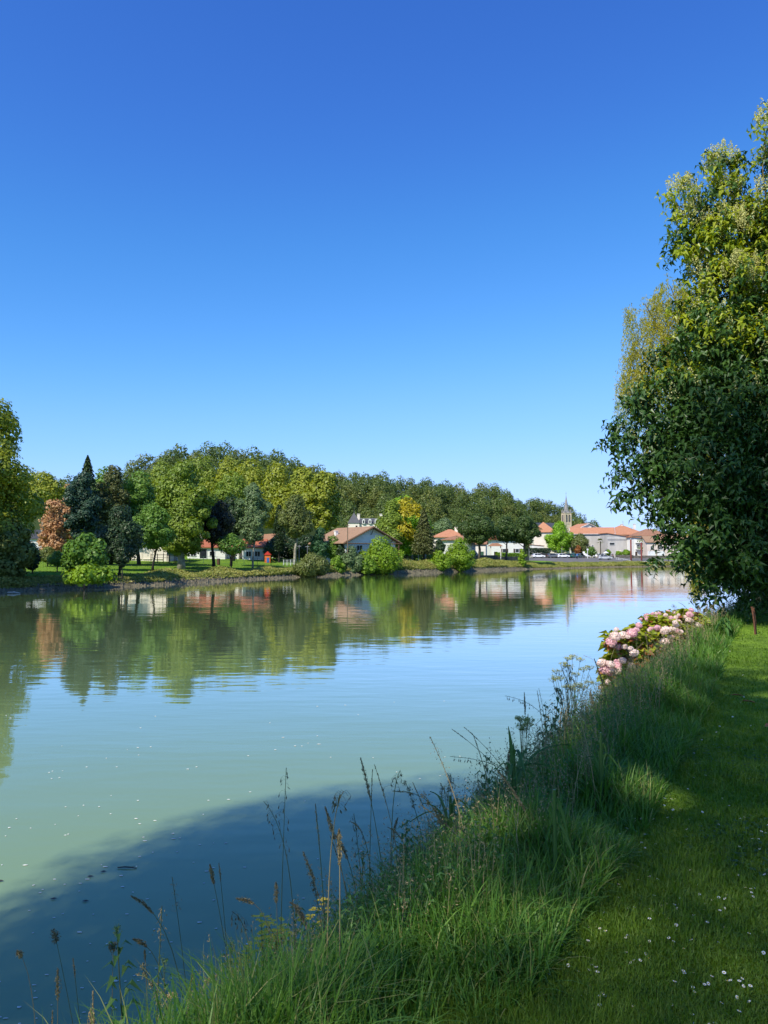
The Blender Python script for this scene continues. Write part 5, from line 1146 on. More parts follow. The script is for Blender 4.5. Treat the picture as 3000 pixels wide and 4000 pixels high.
# dark growth beyond the privet on the near bank
for lab, x, y, h, r, mt in [("dark evergreen shrub behind the privet's foot", 13.5, 24.5, 3.4, 2.2, 'dark'), ("big dark laurel at the right behind the privet", 17, 23, 5.5, 2.8, 'dark'), ("dark laurel farther back along the near bank", 23, 31, 6, 3.2, 'dark'), ("green shrub at the back of the lawn", 21, 26, 4, 2.4, 'green')]:
    z0 = gz(x, y); e = thing("laurel_shrub", lab, "bush", (x, y, z0)); g = np.random.default_rng(int(x * 10)); lob = lobes_for(g, h, .1, r, 'dome', 20, .36); C, N = crown_points(g, lob, 5200)
    b = B(); b.leaves(C, N, .16 * g.uniform(.7, 1.3, len(C)), .08, g); b.build('foliage', M[mt], e); b = B(); trunk_geo(b, g, h, .6, .1, lob, 4); b.build('stems', M['barkdark'], e)

# ------------------------------------------------------------------ grass
def lawn():
    g = np.random.default_rng(31); n = 330000
    px = g.uniform(850, 3250, n); py = 2300 + 1800 * g.random(n) ** .85
    xc = (px - 1500) / F; dz = (2160 - py) / F; d = (2.4 - CAMH) / dz; x = xc * d; y = d; u = U(x, y)
    m = (u < .12 + g.normal(0, .1, n)) & (d < 34); x, y = x[m], y[m]; d = d[m]; k = len(x)
    tuft = np.sin(x * 3.1 + np.sin(y * 2.3)) * np.sin(y * 2.7 + 1.1 * np.sin(x * 1.9)); patch = np.sin(x * .9 + 1) * np.sin(y * .8)
    R = np.c_[x, y, GZ(x, y) - .005]; Ls = (.042 + .022 * tuft + .012 * patch) * g.uniform(.6, 1.5, k); Ls = np.maximum(.02, Ls) * (1 + .015 * d)
    b = B(); b.blades(R, g.uniform(0, 6.28, k), Ls, (.0022 + .00095 * d) * g.uniform(.7, 1.4, k), g.uniform(.15, .95, k), g, k=2)
    tag(b.build("lawn_grass", M['lawn']), "short mown grass of the near lawn", "grass", kind='stuff')
    # clover patches
    b = B(); n = 15000; px = g.uniform(900, 3150, n); py = g.uniform(2900, 4050, n); d = (2.4 - CAMH) / ((2160 - py) / F); x = (px - 1500) / F * d; y = d; f = np.sin(x * 2.2 + 2) + np.sin(y * 2.9 + x) ; m = (U(x, y) < -.05) & (f > .35)
    C = np.c_[x[m], y[m], GZ(x[m], y[m]) + g.uniform(.015, .035, m.sum())]; N = g.normal(0, .25, C.shape) + np.array([0, 0, 1.])
    for a in range(3):
        th = g.uniform(0, 6.28, len(C)) if a == 0 else th + 2.09
        O = np.c_[np.cos(th), np.sin(th), np.zeros(len(C))]; b.leaves(C + O * .007, N, .013, .012, g, T0=O)
    tag(b.build("lawn_clover", M['clover']), "low clover leaves scattered in patches over the lawn", "clover", kind='stuff')
lawn()
def tall_grass():
    g = np.random.default_rng(32)
    def scat(n, y0, y1, u0, u1, pw=1.0):
        t = g.random(n); y = y0 * (y1 / y0) ** t; u = u0 + (u1 - u0) * g.random(n) ** pw; x = XE(y) - u / .87; return x, y, u
    b = B()
    for n, y0, y1, lw, kk in ((30000, 2.3, 4.5, 1.0, 5), (34000, 4.0, 9, 1.3, 4), (34000, 8.5, 26, 2.0, 4)):
        x, y, u = scat(n, y0, y1, -.12, 1.75, 1.2); cl = np.sin(x * 2.7 + 1.3 * np.sin(y * 1.1)) * np.sin(y * 2.1 + x * .7) + .6 * np.sin(x * 5.3 + y * 3.7)
        k = (g.random(n) < .62 + .35 * cl) & (u < np.interp(y, [2.4, 4.6], [.8, 1.75])); x, y, u, cl = x[k], y[k], u[k], cl[k]; m = len(x)
        # the sward leans and thins towards the lawn's edge
        Ls = np.clip(.17 + .33 * np.clip(u + .15, 0, .6) / .6 + .08 * cl, .12, .7) * np.where(u > 1.0, .75, 1) * np.interp(y, [3, 7], [.86, 1.05]) * g.uniform(.45, 1.15, m)
        ang = g.uniform(0, 6.28, m); R = np.c_[x, y, GZ(x, y) - .02]
        Wd = lw * .0088 * g.uniform(.5, 1.5, m); Cv = g.uniform(.15, .95, m); pale = g.random(m) < .06 + .05 * cl
        for mi, q in ((0, ~pale), (1, pale)): b.blades(R[q], ang[q], Ls[q] * (1.12 if mi else 1), Wd[q] * (.7 if mi else 1), Cv[q], g, k=kk, mi=mi)
    tag(b.build("bank_grass", [M['grass'], M['grasspale']]), "tall uncut grass along the edge of the near bank", "grass", kind='stuff')
    # leafy weeds between the grasses and down the slope
    b = B(); n = 5000; x, y, u = scat(n, 3.2, 24, .3, 1.9); h = g.uniform(.1, .5, n) * np.interp(y, [3, 7], [.7, 1]) * np.where(u > 2, .8, 1); k = 8
    for j in range(k):
        t = (j + 1) / k; th = g.uniform(0, 6.28, n); D = np.c_[np.cos(th), np.sin(th), g.uniform(-.3, .4, n)]; P = np.c_[x + .05 * t * np.sin(y * 9), y, GZ(x, y) + h * t]
        b.bent_leaves(P, D, np.tile([0, 0, 1.], (n, 1)) + g.normal(0, .2, (n, 3)), .036 * g.uniform(.6, 1.6, n) * (1 + y * .04), .014 * (1 + y * .04), .4)
    tag(b.build("bank_weeds", M['nettle']), "leafy green weeds growing among the bank grass", "weeds", kind='stuff')
    # airy dry panicles standing in the grass
    b = B(); n = 2200; x, y, u = scat(n, 3.2, 24, .25, 1.8); m = n; H = g.uniform(.32, .75, n) * np.interp(y, [3, 7], [.75, 1]); ang = g.uniform(0, 6.28, n); lean = g.uniform(.05, .3, n)
    b.blades(np.c_[x, y, GZ(x, y)], ang, H, .0028 + .0005 * y, lean, g, k=4)
    tops = np.c_[x + np.cos(ang) * H * lean * .95, y + np.sin(ang) * H * lean * .95, GZ(x, y) + H * (1 - .55 * lean)]
    for j in range(16):
        t = j / 16; s = (1 - t) * .032 + .004; th = g.uniform(0, 6.28, n); P = tops + np.c_[np.cos(th) * s, np.sin(th) * s, -.20 * (1 - t) + g.normal(0, .01, n)]
        b.leaves(P, g.normal(size=(n, 3)), .012 + .0012 * y, .0035 + .0005 * y, g, T0=np.c_[np.cos(th), np.sin(th), np.full(n, .8)])
    tag(b.build("grass_panicles", M['seed']), "fine brownish grass panicles standing in the bank grass", "grass", kind='stuff')
tall_grass()

# ------------------------------------------------------------------ single stalks and plants on the near bank
def foot(px, py, D, lean=0.0, down=.9):
    t = at(px, py, D); x = t.x - lean; y = D; z = gz(x, y); return t, Vector((x, y, max(z, 0.02)))
def stalk(lab, px, py, D, kind, lean=0.0, head=.16, dry=False, droop=0.0, r=.0022, dy=0.0):
    """a grass stalk: thin stem from the bank to its tip, with the seed head its kind has"""
    t, f = foot(px, py, D, lean); e = thing("grass_stalk", lab, "grass stalk", f, 0, "single grass stalks along the near bank"); SEED[0] += 1; g = np.random.default_rng(SEED[0])
    d = t - f; n = 14; s = np.linspace(0, 1, n); Hh = d.z
    # stem rises, bends over towards the tip side
    aa = .5 * droop; X = d.x * s ** (1.8 + 1.6 * min(1, droop)); Z = Hh * ((1 + aa) * s - aa * s ** 3); Yv = dy * s ** 2
    pts = np.c_[X, Yv, Z]; b = B(); b.tube(pts, np.linspace(r * 1.3, r * .6, n), 4); b.build('stem', M['straw' if dry else 'stem'], e)
    L = np.linalg.norm(np.diff(pts, axis=0), axis=1).sum(); b = B(); frac = min(.6, head / max(L, .1)); mt = {'plume': 'straw', 'oat': 'seeddark', 'spike': 'seed', 'cock': 'seeddark', 'fine': 'seed', 'brown': 'seed'}[kind]
    if kind in ('plume', 'brown', 'fine', 'spike'):
        k = {'plume': 200, 'brown': 280, 'fine': 70, 'spike': 90}[kind]; w = {'plume': .02, 'brown': .014, 'fine': .045, 'spike': .007}[kind]; ln = {'plume': .016, 'brown': .016, 'fine': .012, 'spike': .013}[kind]
        q = 1 - frac * g.random(k); C = np.c_[np.interp(q, s, pts[:, 0]), np.interp(q, s, pts[:, 1]), np.interp(q, s, pts[:, 2])]; env = np.sin(np.clip((1 - q) / frac, 0.05, 1) * 2.7) * w
        off = g.normal(size=(k, 3)); off /= np.linalg.norm(off, axis=1)[:, None]; C = C + off * (env * g.random(k))[:, None]
        i2 = np.minimum(q + .02, 1); dirv = np.c_[np.interp(i2, s, pts[:, 0]), np.interp(i2, s, pts[:, 1]), np.interp(i2, s, pts[:, 2])] - C; dirv = dirv / (np.linalg.norm(dirv, axis=1)[:, None] + 1e-6) + off * .4
        b.leaves(C, g.normal(size=(k, 3)), ln * g.uniform(.7, 1.4, k), ln * .32, g, T0=dirv)
    elif kind == 'oat':
        k = 16
        for j in range(k):
            q = 1 - frac * (j + .5) / k; c = np.array([np.interp(q, s, pts[:, i]) for i in range(3)]); th = g.uniform(0, 6.28); o = np.array([math.cos(th), math.sin(th) * .5, .1]) * g.uniform(.02, .075) * (1 - .6 * (1 - j / k)); en = c + o + np.array([0, 0, -.01])
            b.tube([c, (c + en) / 2 + np.array([0, 0, .012]), en], .0006, 3); b.leaves(np.array([en + np.array([0, 0, -.012])]), g.normal(size=(1, 3)), .03, .007, g, T0=np.array([[g.normal(0, .25), 0, -1.]])); b.leaves(np.array([en + np.array([0, 0, -.012])]), g.normal(size=(1, 3)), .03, .007, g, T0=np.array([[g.normal(0, .25), 0, -1.]]))
    elif kind == 'cock':
        for j in range(5):
            q = 1 - frac * j / 5; c = np.array([np.interp(q, s, pts[:, i]) for i in range(3)]); k = 44; C = c + g.normal(0, .008, (k, 3)) + np.array([g.choice((-1, 1)) * .006, 0, .0]); b.leaves(C, g.normal(size=(k, 3)), .011, .005, g, T0=g.normal(0, .5, (k, 3)) + np.array([0, 0, 1.]))
    b.build('seed_head', M[mt], e); return e
S = stalk
S("tall wild oat stalk rising highest alone against the pale water", 1118, 2998, 4.3, 'oat', .03, .32)
S("wild oat stalk with many hanging spikelets left of the tallest oat", 1030, 3130, 4.25, 'oat', -.18, .42, droop=.6)
S("dark narrow grass spike, the tallest of the pair right of the oats", 1408, 2960, 4.4, 'brown', -.14, .22)
S("paler grass spike just right of the tallest dark spike", 1462, 2985, 4.5, 'spike', -.16, .24, dry=True)
S("thin bare grass stalk between the dark spike and the arching stalk", 1455, 3005, 4.35, 'spike', .02, .2)
S("grass stalk arching left with a drooping dark tip", 1535, 3090, 4.6, 'spike', -.3, .1, droop=1.0)
S("dark knobbly cocksfoot head on a straight stem by the water", 1758, 3028, 5.0, 'cock', .04, .12)
S("fine pale panicle beside the dark cocksfoot head", 1772, 3045, 5.1, 'fine', .05, .2)
S("wispy pale panicle left of the dark cocksfoot head", 1735, 3070, 4.9, 'fine', -.03, .22)
S("long bent stalk with oat spikelets above the broad reed blades", 1758, 2955, 5.6, 'oat', -.5, .22, droop=.8)
S("slanting dark spike at the left of the reed plant", 1765, 2848, 6.2, 'spike', -.5, .12)
S("short dark spike on a slanting stem, right neighbour of the slanting one", 1812, 2840, 6.2, 'spike', -.42, .12)
S("tan feathery plume curving over beside the reed blades", 1905, 3098, 4.7, 'plume', .1, .2, dry=True, droop=.8)
S("tan plume bending left above the yellow ragwort", 1185, 3330, 4.2, 'plume', -.16, .14, dry=True)
S("brown plume leaning left in the middle of the dark water shade", 1310, 3262, 4.2, 'brown', -.13, .16, droop=.3)
S("big brown reed plume arching left over the dark water", 512, 3500, 4.3, 'brown', -.34, .24, droop=.75, r=.0025)
S("smaller brown plume drooping left below the big arching one", 520, 3668, 4.0, 'brown', -.22, .15, droop=.9)
S("fluffy tan seed head at the far left of the picture", 68, 3715, 4.1, 'plume', -.14, .10, dry=True, droop=.8)
S("upright tan open plume standing second from the left", 226, 3785, 4.0, 'plume', -.02, .15, dry=True)
S("dark flower tuft on a leaning stem over the water at left", 212, 3640, 4.2, 'cock', -.28, .06)
S("thin slanting green spike crossing the dark tuft's stem", 285, 3745, 4.1, 'spike', -.15, .09)
S("thin pale straw standing at the bottom edge near the left", 205, 3950, 3.8, 'spike', -.02, .1, dry=True)
S("slanting spike with a tan head above the nettle plants", 820, 3378, 4.3, 'brown', -.18, .10)
S("slim grass spike beside the tan headed slanting one", 855, 3372, 4.35, 'spike', -.1, .1)
S("fine feathery stalk rising left of the nettle tops", 672, 3425, 4.3, 'fine', -.16, .18)
S("tan pointed seed head standing left of the ragwort clump", 1078, 3448, 4.1, 'plume', -.02, .10, dry=True)
S("long drooping oat stalk left of the ragwort clump", 905, 3560, 4.0, 'oat', -.12, .2, droop=.8)
S("drooping tan ear lying over the left end of the bank grass", 925, 3510, 4.0, 'plume', -.2, .12, dry=True, droop=1.0)
S("tan ear bending right at the bottom beside the nettles", 845, 3812, 3.7, 'plume', .12, .12, dry=True, droop=.9)
S("pale curled ear near the bottom edge right of the nettles", 690, 3885, 3.6, 'plume', .12, .10, dry=True, droop=1.0)
S("small tan ear at the bottom edge left of the nettles", 355, 3942, 3.7, 'plume', -.05, .08, dry=True)
S("thin dry stalk with a tiny tip between the two nettles", 565, 3712, 4.0, 'spike', -.06, .05, dry=True)
S("pale straight straw in front of the larger nettle", 442, 3690, 3.9, 'cock', 0, .03, dry=True)
S("slender spike leaning left at the middle of the water edge", 1290, 3265, 4.5, 'spike', -.15, .12)
S("dark bent spike hanging over the shaded water's edge", 1372, 3210, 4.5, 'spike', -.12, .14, droop=.8)
S("pale feathery stalk near the top of the bank's silhouette", 2105, 2690, 7.5, 'fine', -.1, .3)
S("leaning thin stalk high on the bank's silhouette", 1972, 2718, 7.0, 'oat', -.45, .25, droop=.7)
S("upright dark weed spike high on the bank's silhouette", 2048, 2705, 7.2, 'brown', -.02, .2)
S("whitish feather grass bending towards the hydrangeas", 2280, 2560, 9.5, 'fine', -.35, .25, dry=True, droop=.6)
# a scatter of plainer stalks that fringe the silhouette
gs = np.random.default_rng(61)
for k in range(70):
    y = 2.9 * (15 / 2.9) ** gs.random(); u = gs.uniform(.4, 1.8); x = XE(y) - u / .87; z = gz(x, y) + gs.uniform(.45, .95)
    px = 1500 + F * x / y; py = 2160 - F * (z - CAMH) / y
    if px < 250: continue
    kd = gs.choice(['spike', 'fine', 'oat', 'brown', 'cock']); S({'spike': "thin narrow grass spike along the bank edge", 'fine': "fine open panicle along the bank edge", 'oat': "wild oat with drooping spikelets along the bank edge", 'brown': "brown headed grass stalk along the bank edge", 'cock': "lumpy cocksfoot head along the bank edge"}[kd],
       px, py, y, kd, gs.normal(-.08, .12), gs.uniform(.12, .25), dry=gs.random() < .3, droop=gs.choice([0, 0, .7]), r=.0016 + .0002 * y)

def nettle(lab, px, py, D, lean=0.0, n=9, size=1.0, mat='nettle', top=True):
    t, f = foot(px, py, D, lean); e = thing("nettle_plant", lab, "plant", f, 0, "nettle like plants on the near bank"); SEED[0] += 1; g = np.random.default_rng(SEED[0])
    d = t - f; s = np.linspace(0, 1, 10); pts = np.c_[d.x * s ** 1.5, .02 * np.sin(s * 5), d.z * s]; b = B(); b.tube(pts, np.linspace(.005, .002, 10) * size, 5); b.build('stem', M['stem'], e)
    n += 4; q0 = max(.25, 1 - .7 / max(d.z, .3)); b = B()
    for j in range(n):
        q = q0 + (.98 - q0) * j / (n - 1); c = np.array([np.interp(q, s, pts[:, i]) for i in range(3)]); a0 = j * PI / 2 + g.normal(0, .2); L = size * (.13 * (1 - .65 * max(0, q - q0) / (1 - q0))) * g.uniform(.85, 1.15)
        for a in (a0, a0 + PI):
            D = np.array([[math.cos(a), math.sin(a), .35 - .5 * (1 - q)]]); N0 = np.array([[0, 0, 1.]])
            P = np.array([c]) + D * .014; b.bent_leaves(P, D, N0, L, L * .42, .75)
    b.build('foliage', M[mat], e)
    if top:
        b = B(); k = 60; C = pts[-1] + g.normal(0, .010, (k, 3)) * np.array([1, 1, 1.8]); b.leaves(C, g.normal(size=(k, 3)), .012, .006, g); b.build('flower_tip', M['greygreen'], e)
for a in [("big nettle with toothed drooping leaves, left of two at the bottom left", 462, 3625, 3.9, -.08, 10, 1.15), ("second nettle, right of the big one at the bottom left", 645, 3752, 3.8, -.02, 8, .95), ("dark leafy plant standing on the bank edge before the shaded water", 1585, 3215, 4.6, 0, 8, 1.0),
          ("dark leafy weed at the bank edge just left of the upright leafy plant", 1420, 3330, 4.5, .03, 7, .9), ("leafy weed right of the ragwort clump in the dark grass", 1160, 3545, 4.1, .02, 7, .9), ("nettle in front of the ragwort clump", 905, 3690, 3.8, 0, 8, .9),
          ("tall dark leafy weed high on the bank silhouette, tallest there", 2180, 2695, 7.6, .05, 10, 1.3), ("dark leafy weed next to the tall one on the bank silhouette", 2130, 2760, 7.3, 0, 8, 1.2), ("dark leafy weed left of the umbel plant", 2245, 2720, 8.2, 0, 8, 1.2),
          ("leafy weed growing in the sunlit grass beside the hydrangeas", 2560, 2575, 10.5, 0, 8, 1.4), ("pale weed at the top of the bank right of the hydrangeas", 2830, 2420, 14.5, 0, 9, 1.8), ("leafy weed at the water's edge below the slanting spikes", 1900, 2960, 5.8, .02, 8, 1.0)]: nettle(*a)

def reed(lab, px, py, D, tips, bw=.011):
    t, f = foot(px, py, D, 0); e = thing("reed_plant", lab, "plant", f, 0, "broad bladed reed plants"); g = np.random.default_rng(px); b = B(); b.tube([(0, 0, -.05), (0, 0, .5)], [.012, .008], 6); b.build('stem', M['reed'], e)
    b = B()
    for k, (tx, ty, dd) in enumerate(tips):
        p = at(tx, ty, D + dd) - f; s = np.linspace(0, 1, 8); z0 = .12 + .05 * k; up = max(p.z, .2); arch = .10 if p.z < .75 else .04
        X = p.x * s ** 1.6; Y = p.y * s ** 1.6; Z = z0 + (p.z - z0) * s + arch * np.sin(s * PI); w = bw * np.sin(np.clip(s * .9 + .12, 0, 1) * PI) ** .8 + .001; th = g.uniform(-.5, .5)
        A = np.c_[X - w * math.cos(th), Y - w * math.sin(th), Z]; C2 = np.c_[X + w * math.cos(th), Y + w * math.sin(th), Z]; Cm = np.c_[X, Y + .004, Z - .006]; V = np.stack([A, Cm, C2], 1).reshape(-1, 3)
        Q = [(3 * i + o, 3 * i + o + 1, 3 * i + o + 4, 3 * i + o + 3) for i in range(7) for o in (0, 1)]; b.add(V, Q)
    b.build('blades', M['reed'], e, smooth=True)
reed("tall reed plant with broad upright blades in the middle of the bank", 2010, 3300, 4.7, [(1985, 2835, 0), (2005, 2900, .1), (2075, 2920, .1), (2225, 2905, .2), (1935, 3010, 0), (2120, 3075, .1), (2280, 3060, .2), (1975, 3160, -.1), (2060, 3060, -.2)])
reed("smaller reed plant with two blades bending left over the water", 1760, 3280, 4.5, [(1650, 3135, 0), (1680, 3090, .1), (1790, 3120, .1), (1600, 3210, 0), (1830, 3160, 0)], .008)
reed("pale reed tuft lit in the dark grass by the lawn edge", 2170, 3520, 3.7, [(2150, 3290, 0), (2175, 3305, 0), (2230, 3330, 0), (2120, 3340, 0), (2260, 3400, 0), (2200, 3300, .05), (2165, 3320, .1), (2240, 3360, .05)], .006)
reed("leafy reed tuft on the lawn edge farther along", 2350, 3110, 5.0, [(2290, 2960, 0), (2330, 2940, 0), (2400, 2980, 0), (2430, 3020, 0), (2370, 2950, 0), (2310, 2970, .05), (2350, 2930, .1)], .008)

# hydrangeas
HEADS = []
for mt in ('pink', 'palepink'):
    g = np.random.default_rng(len(mt)); b = B(); k = 430; d = g.normal(size=(k, 3)); d /= np.linalg.norm(d, axis=1)[:, None]; C = d * np.array([.1, .1, .075]) * g.uniform(.82, 1.05, (k, 1)); b.leaves(C, d + g.normal(0, .45, (k, 3)), .028, .026, g); HEADS.append(b.build("flower_head", M[mt]))
def hydrangea(lab, cx, cyy, D, rx, rz_, heads, lobs, n=1400, red=.2):
    n = int(n * 1.7)
    c = at(cx, cyy, D); z0 = gz(c.x, D); e = thing("hydrangea", lab, "shrub", (c.x, D, z0), 0, "hydrangeas on the bank"); g = np.random.default_rng(cx)
    lob = []
    for px, py, r in lobs: q = at(px, py, D + g.normal(0, .15)) - Vector((c.x, D, z0)); R = r * D / F * .85; lob.append((q.x, q.y, q.z - .05, R, R))
    lob = np.array(lob); C, N = crown_points(g, lob, n, jit=.5, up=.5, shell=.6); m = len(C); th = g.uniform(0, 6.28, m); Dv = np.c_[np.cos(th), np.sin(th), g.uniform(-.5, .2, m)] + N * .5; b = B(); rd = g.random(m) < red; Ls = g.uniform(.09, .17, m)
    for mi, s in ((0, ~rd), (1, rd)): b.bent_leaves(C[s], Dv[s], N[s] + np.array([0, 0, .6]), Ls[s], Ls[s] * .68, .35, mi)
    b.build('foliage', [M['hydleaf'], M['hydred']], e)
    b = B()
    for l in lob:
        for _ in range(3): b.tube([(g.normal(0, .12), g.normal(0, .12), -.1), (l[0] * .6, l[1] * .6, l[2] * .6), tuple(l[:3] + g.normal(0, .1, 3))], [.012, .009, .006], 4)
    b.build('stems', M['twig'], e)
    heads = heads + [(heads[i % len(heads)][0] + g.normal(0, 26), heads[i % len(heads)][1] + g.normal(4, 14), g.uniform(.5, .8), int(g.random() < .6)) for i in range(12)]
    for (px, py, s, v) in heads:
        h = HEADS[v].copy(); COL.objects.link(h); h.parent = e; q = at(px, py, D - .42 + g.normal(0, .1)) - Vector((c.x, D, z0)); q.z -= .05; h.location = q; s *= .63; h.scale = (s, s, s); h.rotation_euler = (g.uniform(-.4, .4), g.uniform(-.4, .4), g.uniform(0, 6))
hydrangea("near hydrangea with large pink heads hanging over the water", 2440, 2530, 11.0, 1, 1,
          [(2388, 2492, 1.15, 0), (2402, 2470, 1.1, 1), (2432, 2466, 1.0, 1), (2468, 2458, 1.2, 0), (2396, 2522, 1.1, 1), (2417, 2512, .9, 0), (2350, 2574, 1.05, 1), (2366, 2602, 1.2, 0), (2386, 2612, .95, 0), (2385, 2580, .9, 1), (2410, 2586, 1.0, 0), (2430, 2566, .9, 1), (2477, 2536, 1.0, 1), (2416, 2600, .8, 1), (2440, 2512, .7, 1), (2375, 2650, .7, 1), (2347, 2672, .45, 1), (2467, 2586, .8, 1), (2486, 2446, .7, 0), (2496, 2428, .7, 0)],
          [(2410, 2500, 40), (2440, 2540, 50), (2400, 2580, 40), (2470, 2500, 45), (2490, 2560, 50), (2380, 2620, 30), (2520, 2520, 45), (2480, 2470, 30), (2440, 2610, 45), (2400, 2660, 35)], 1500, .25)
hydrangea("middle hydrangea with few heads among bright yellow green leaves", 2560, 2490, 13.0, 1, 1,
          [(2598, 2450, 1.3, 1), (2596, 2495, 1.2, 1), (2567, 2440, .9, 0), (2622, 2445, .8, 1), (2528, 2452, .7, 1), (2615, 2476, .6, 1), (2640, 2430, .8, 1)], [(2540, 2470, 45), (2590, 2490, 50), (2630, 2465, 45), (2560, 2440, 35), (2600, 2530, 50), (2530, 2510, 40)], 1300, .08)
hydrangea("far hydrangea bank crowded with small pink heads", 2640, 2410, 15.0, 1, 1,
          [(2526, 2396, .9, 0), (2545, 2394, .8, 0), (2528, 2408, .7, 0), (2568, 2404, .9, 0), (2572, 2388, .8, 0), (2600, 2392, .7, 1), (2610, 2378, .6, 0), (2620, 2404, .9, 0), (2638, 2416, 1.0, 1), (2650, 2420, 1.0, 1), (2694, 2390, 1.1, 0), (2690, 2410, .9, 1), (2726, 2432, 1.0, 1), (2664, 2436, .9, 1), (2630, 2440, .8, 1), (2585, 2420, .7, 1), (2560, 2424, .7, 0), (2700, 2372, .8, 0), (2678, 2400, .7, 1), (2648, 2440, .7, 1)],
          [(2540, 2415, 22), (2580, 2415, 28), (2630, 2412, 30), (2680, 2412, 30), (2720, 2430, 35), (2640, 2440, 45), (2590, 2440, 35), (2665, 2388, 12), (2690, 2450, 40)], 1700, .2)
for o in HEADS: bpy.data.objects.remove(o)

def umbel(lab, px, py, D, heads, lean=0.0):
    t, f = foot(px, py, D, lean); e = thing("umbel_plant", lab, "plant", f, 0, "yellowish umbel plants"); g = np.random.default_rng(px); st = B(); hd = B(); d = t - f
    for hx, hy in heads:
        q = np.array(at(hx, hy, D + g.normal(0, .15)) - f); base = np.array([d.x * .3, 0, q[2] * .35]); st.tube([(0, 0, -.02), tuple(base), tuple((base + q) / 2 + np.array([.02, 0, .03])), tuple(q)], [.006, .005, .003, .002], 4)
        k = 15; a = g.uniform(0, 6.28, k); r = .06 * np.sqrt(g.random(k)) * (D / 9); C = q + np.c_[r * np.cos(a), r * np.sin(a), .03 - r * .2]
        for c in C: st.tube([tuple(q - np.array([0, 0, .02])), tuple(c)], .001, 3)
        C = np.repeat(C, 10, 0) + g.normal(0, .009, (k * 10, 3)); hd.leaves(C, g.normal(0, .4, (k * 10, 3)) + np.array([0, 0, 1.]), .014, .012, g)
    st.build('stem', M['stem'], e); hd.build('flower_heads', M['umbel'], e)
umbel("tall umbel plant with many pale heads left of the hydrangeas", 2230, 2590, 9.3, [(2215, 2578), (2200, 2598), (2236, 2570), (2266, 2580), (2172, 2628), (2168, 2650), (2305, 2612), (2280, 2620), (2222, 2608), (2250, 2640), (2160, 2660), (2190, 2655)], .1)
umbel("lower sunlit umbel plant at the foot of the tall one", 2250, 2690, 9.0, [(2235, 2688), (2258, 2680), (2280, 2690), (2245, 2700), (2300, 2672), (2215, 2690)], .1)
umbel("yellowish umbel plant at the water's edge halfway along the bank", 2040, 2820, 6.9, [(2032, 2815), (2048, 2825), (2030, 2845), (2060, 2838), (2040, 2860), (2072, 2822)], .05)
def ragwort(lab, px, py, D, n):
    t, f = foot(px, py, D, 0); e = thing("ragwort", lab, "plant", f, 0, "yellow flowered ragwort"); g = np.random.default_rng(px + 1); st = B(); hd = B(); lf = B()
    for _ in range(n):
        q = np.array(at(px + g.normal(0, 34), py + g.normal(0, 42), D + g.normal(0, .1)) - f); st.tube([(g.normal(0, .03), g.normal(0, .03), -.02), tuple(q * .6 + np.array([0, 0, .05])), tuple(q)], [.003, .0025, .0015], 4)
        for j in range(5):
            c = q + g.normal(0, .020, 3); k = 10; a = np.arange(k) * 2 * PI / k; O = np.c_[np.cos(a), np.sin(a), np.full(k, .15)]; hd.leaves(c + O * .010, np.c_[-O[:, 0] * .2, -O[:, 1] * .2, np.ones(k)], .017, .008, g, T0=O)
        k = 7; C = q * g.uniform(.2, .9, (k, 1)); th = g.uniform(0, 6.28, k); lf.bent_leaves(C, np.c_[np.cos(th), np.sin(th), np.zeros(k)], np.tile([0, 0, 1.], (k, 1)), .06, .02, .4)
    st.build('stem', M['stem'], e); hd.build('blossom', M['ragwort'], e); lf.build('foliage', M['nettle'], e)
ragwort("yellow ragwort clump, largest one at the lower left of the bank", 1060, 3660, 5.0, 34); ragwort("small yellow ragwort left below the largest clump", 972, 3740, 4.9, 12); ragwort("yellow ragwort half hidden under the tan plumes", 1245, 3600, 5.2, 9); ragwort("tiny yellow ragwort at the far left of the bank foot", 915, 3790, 4.8, 5)

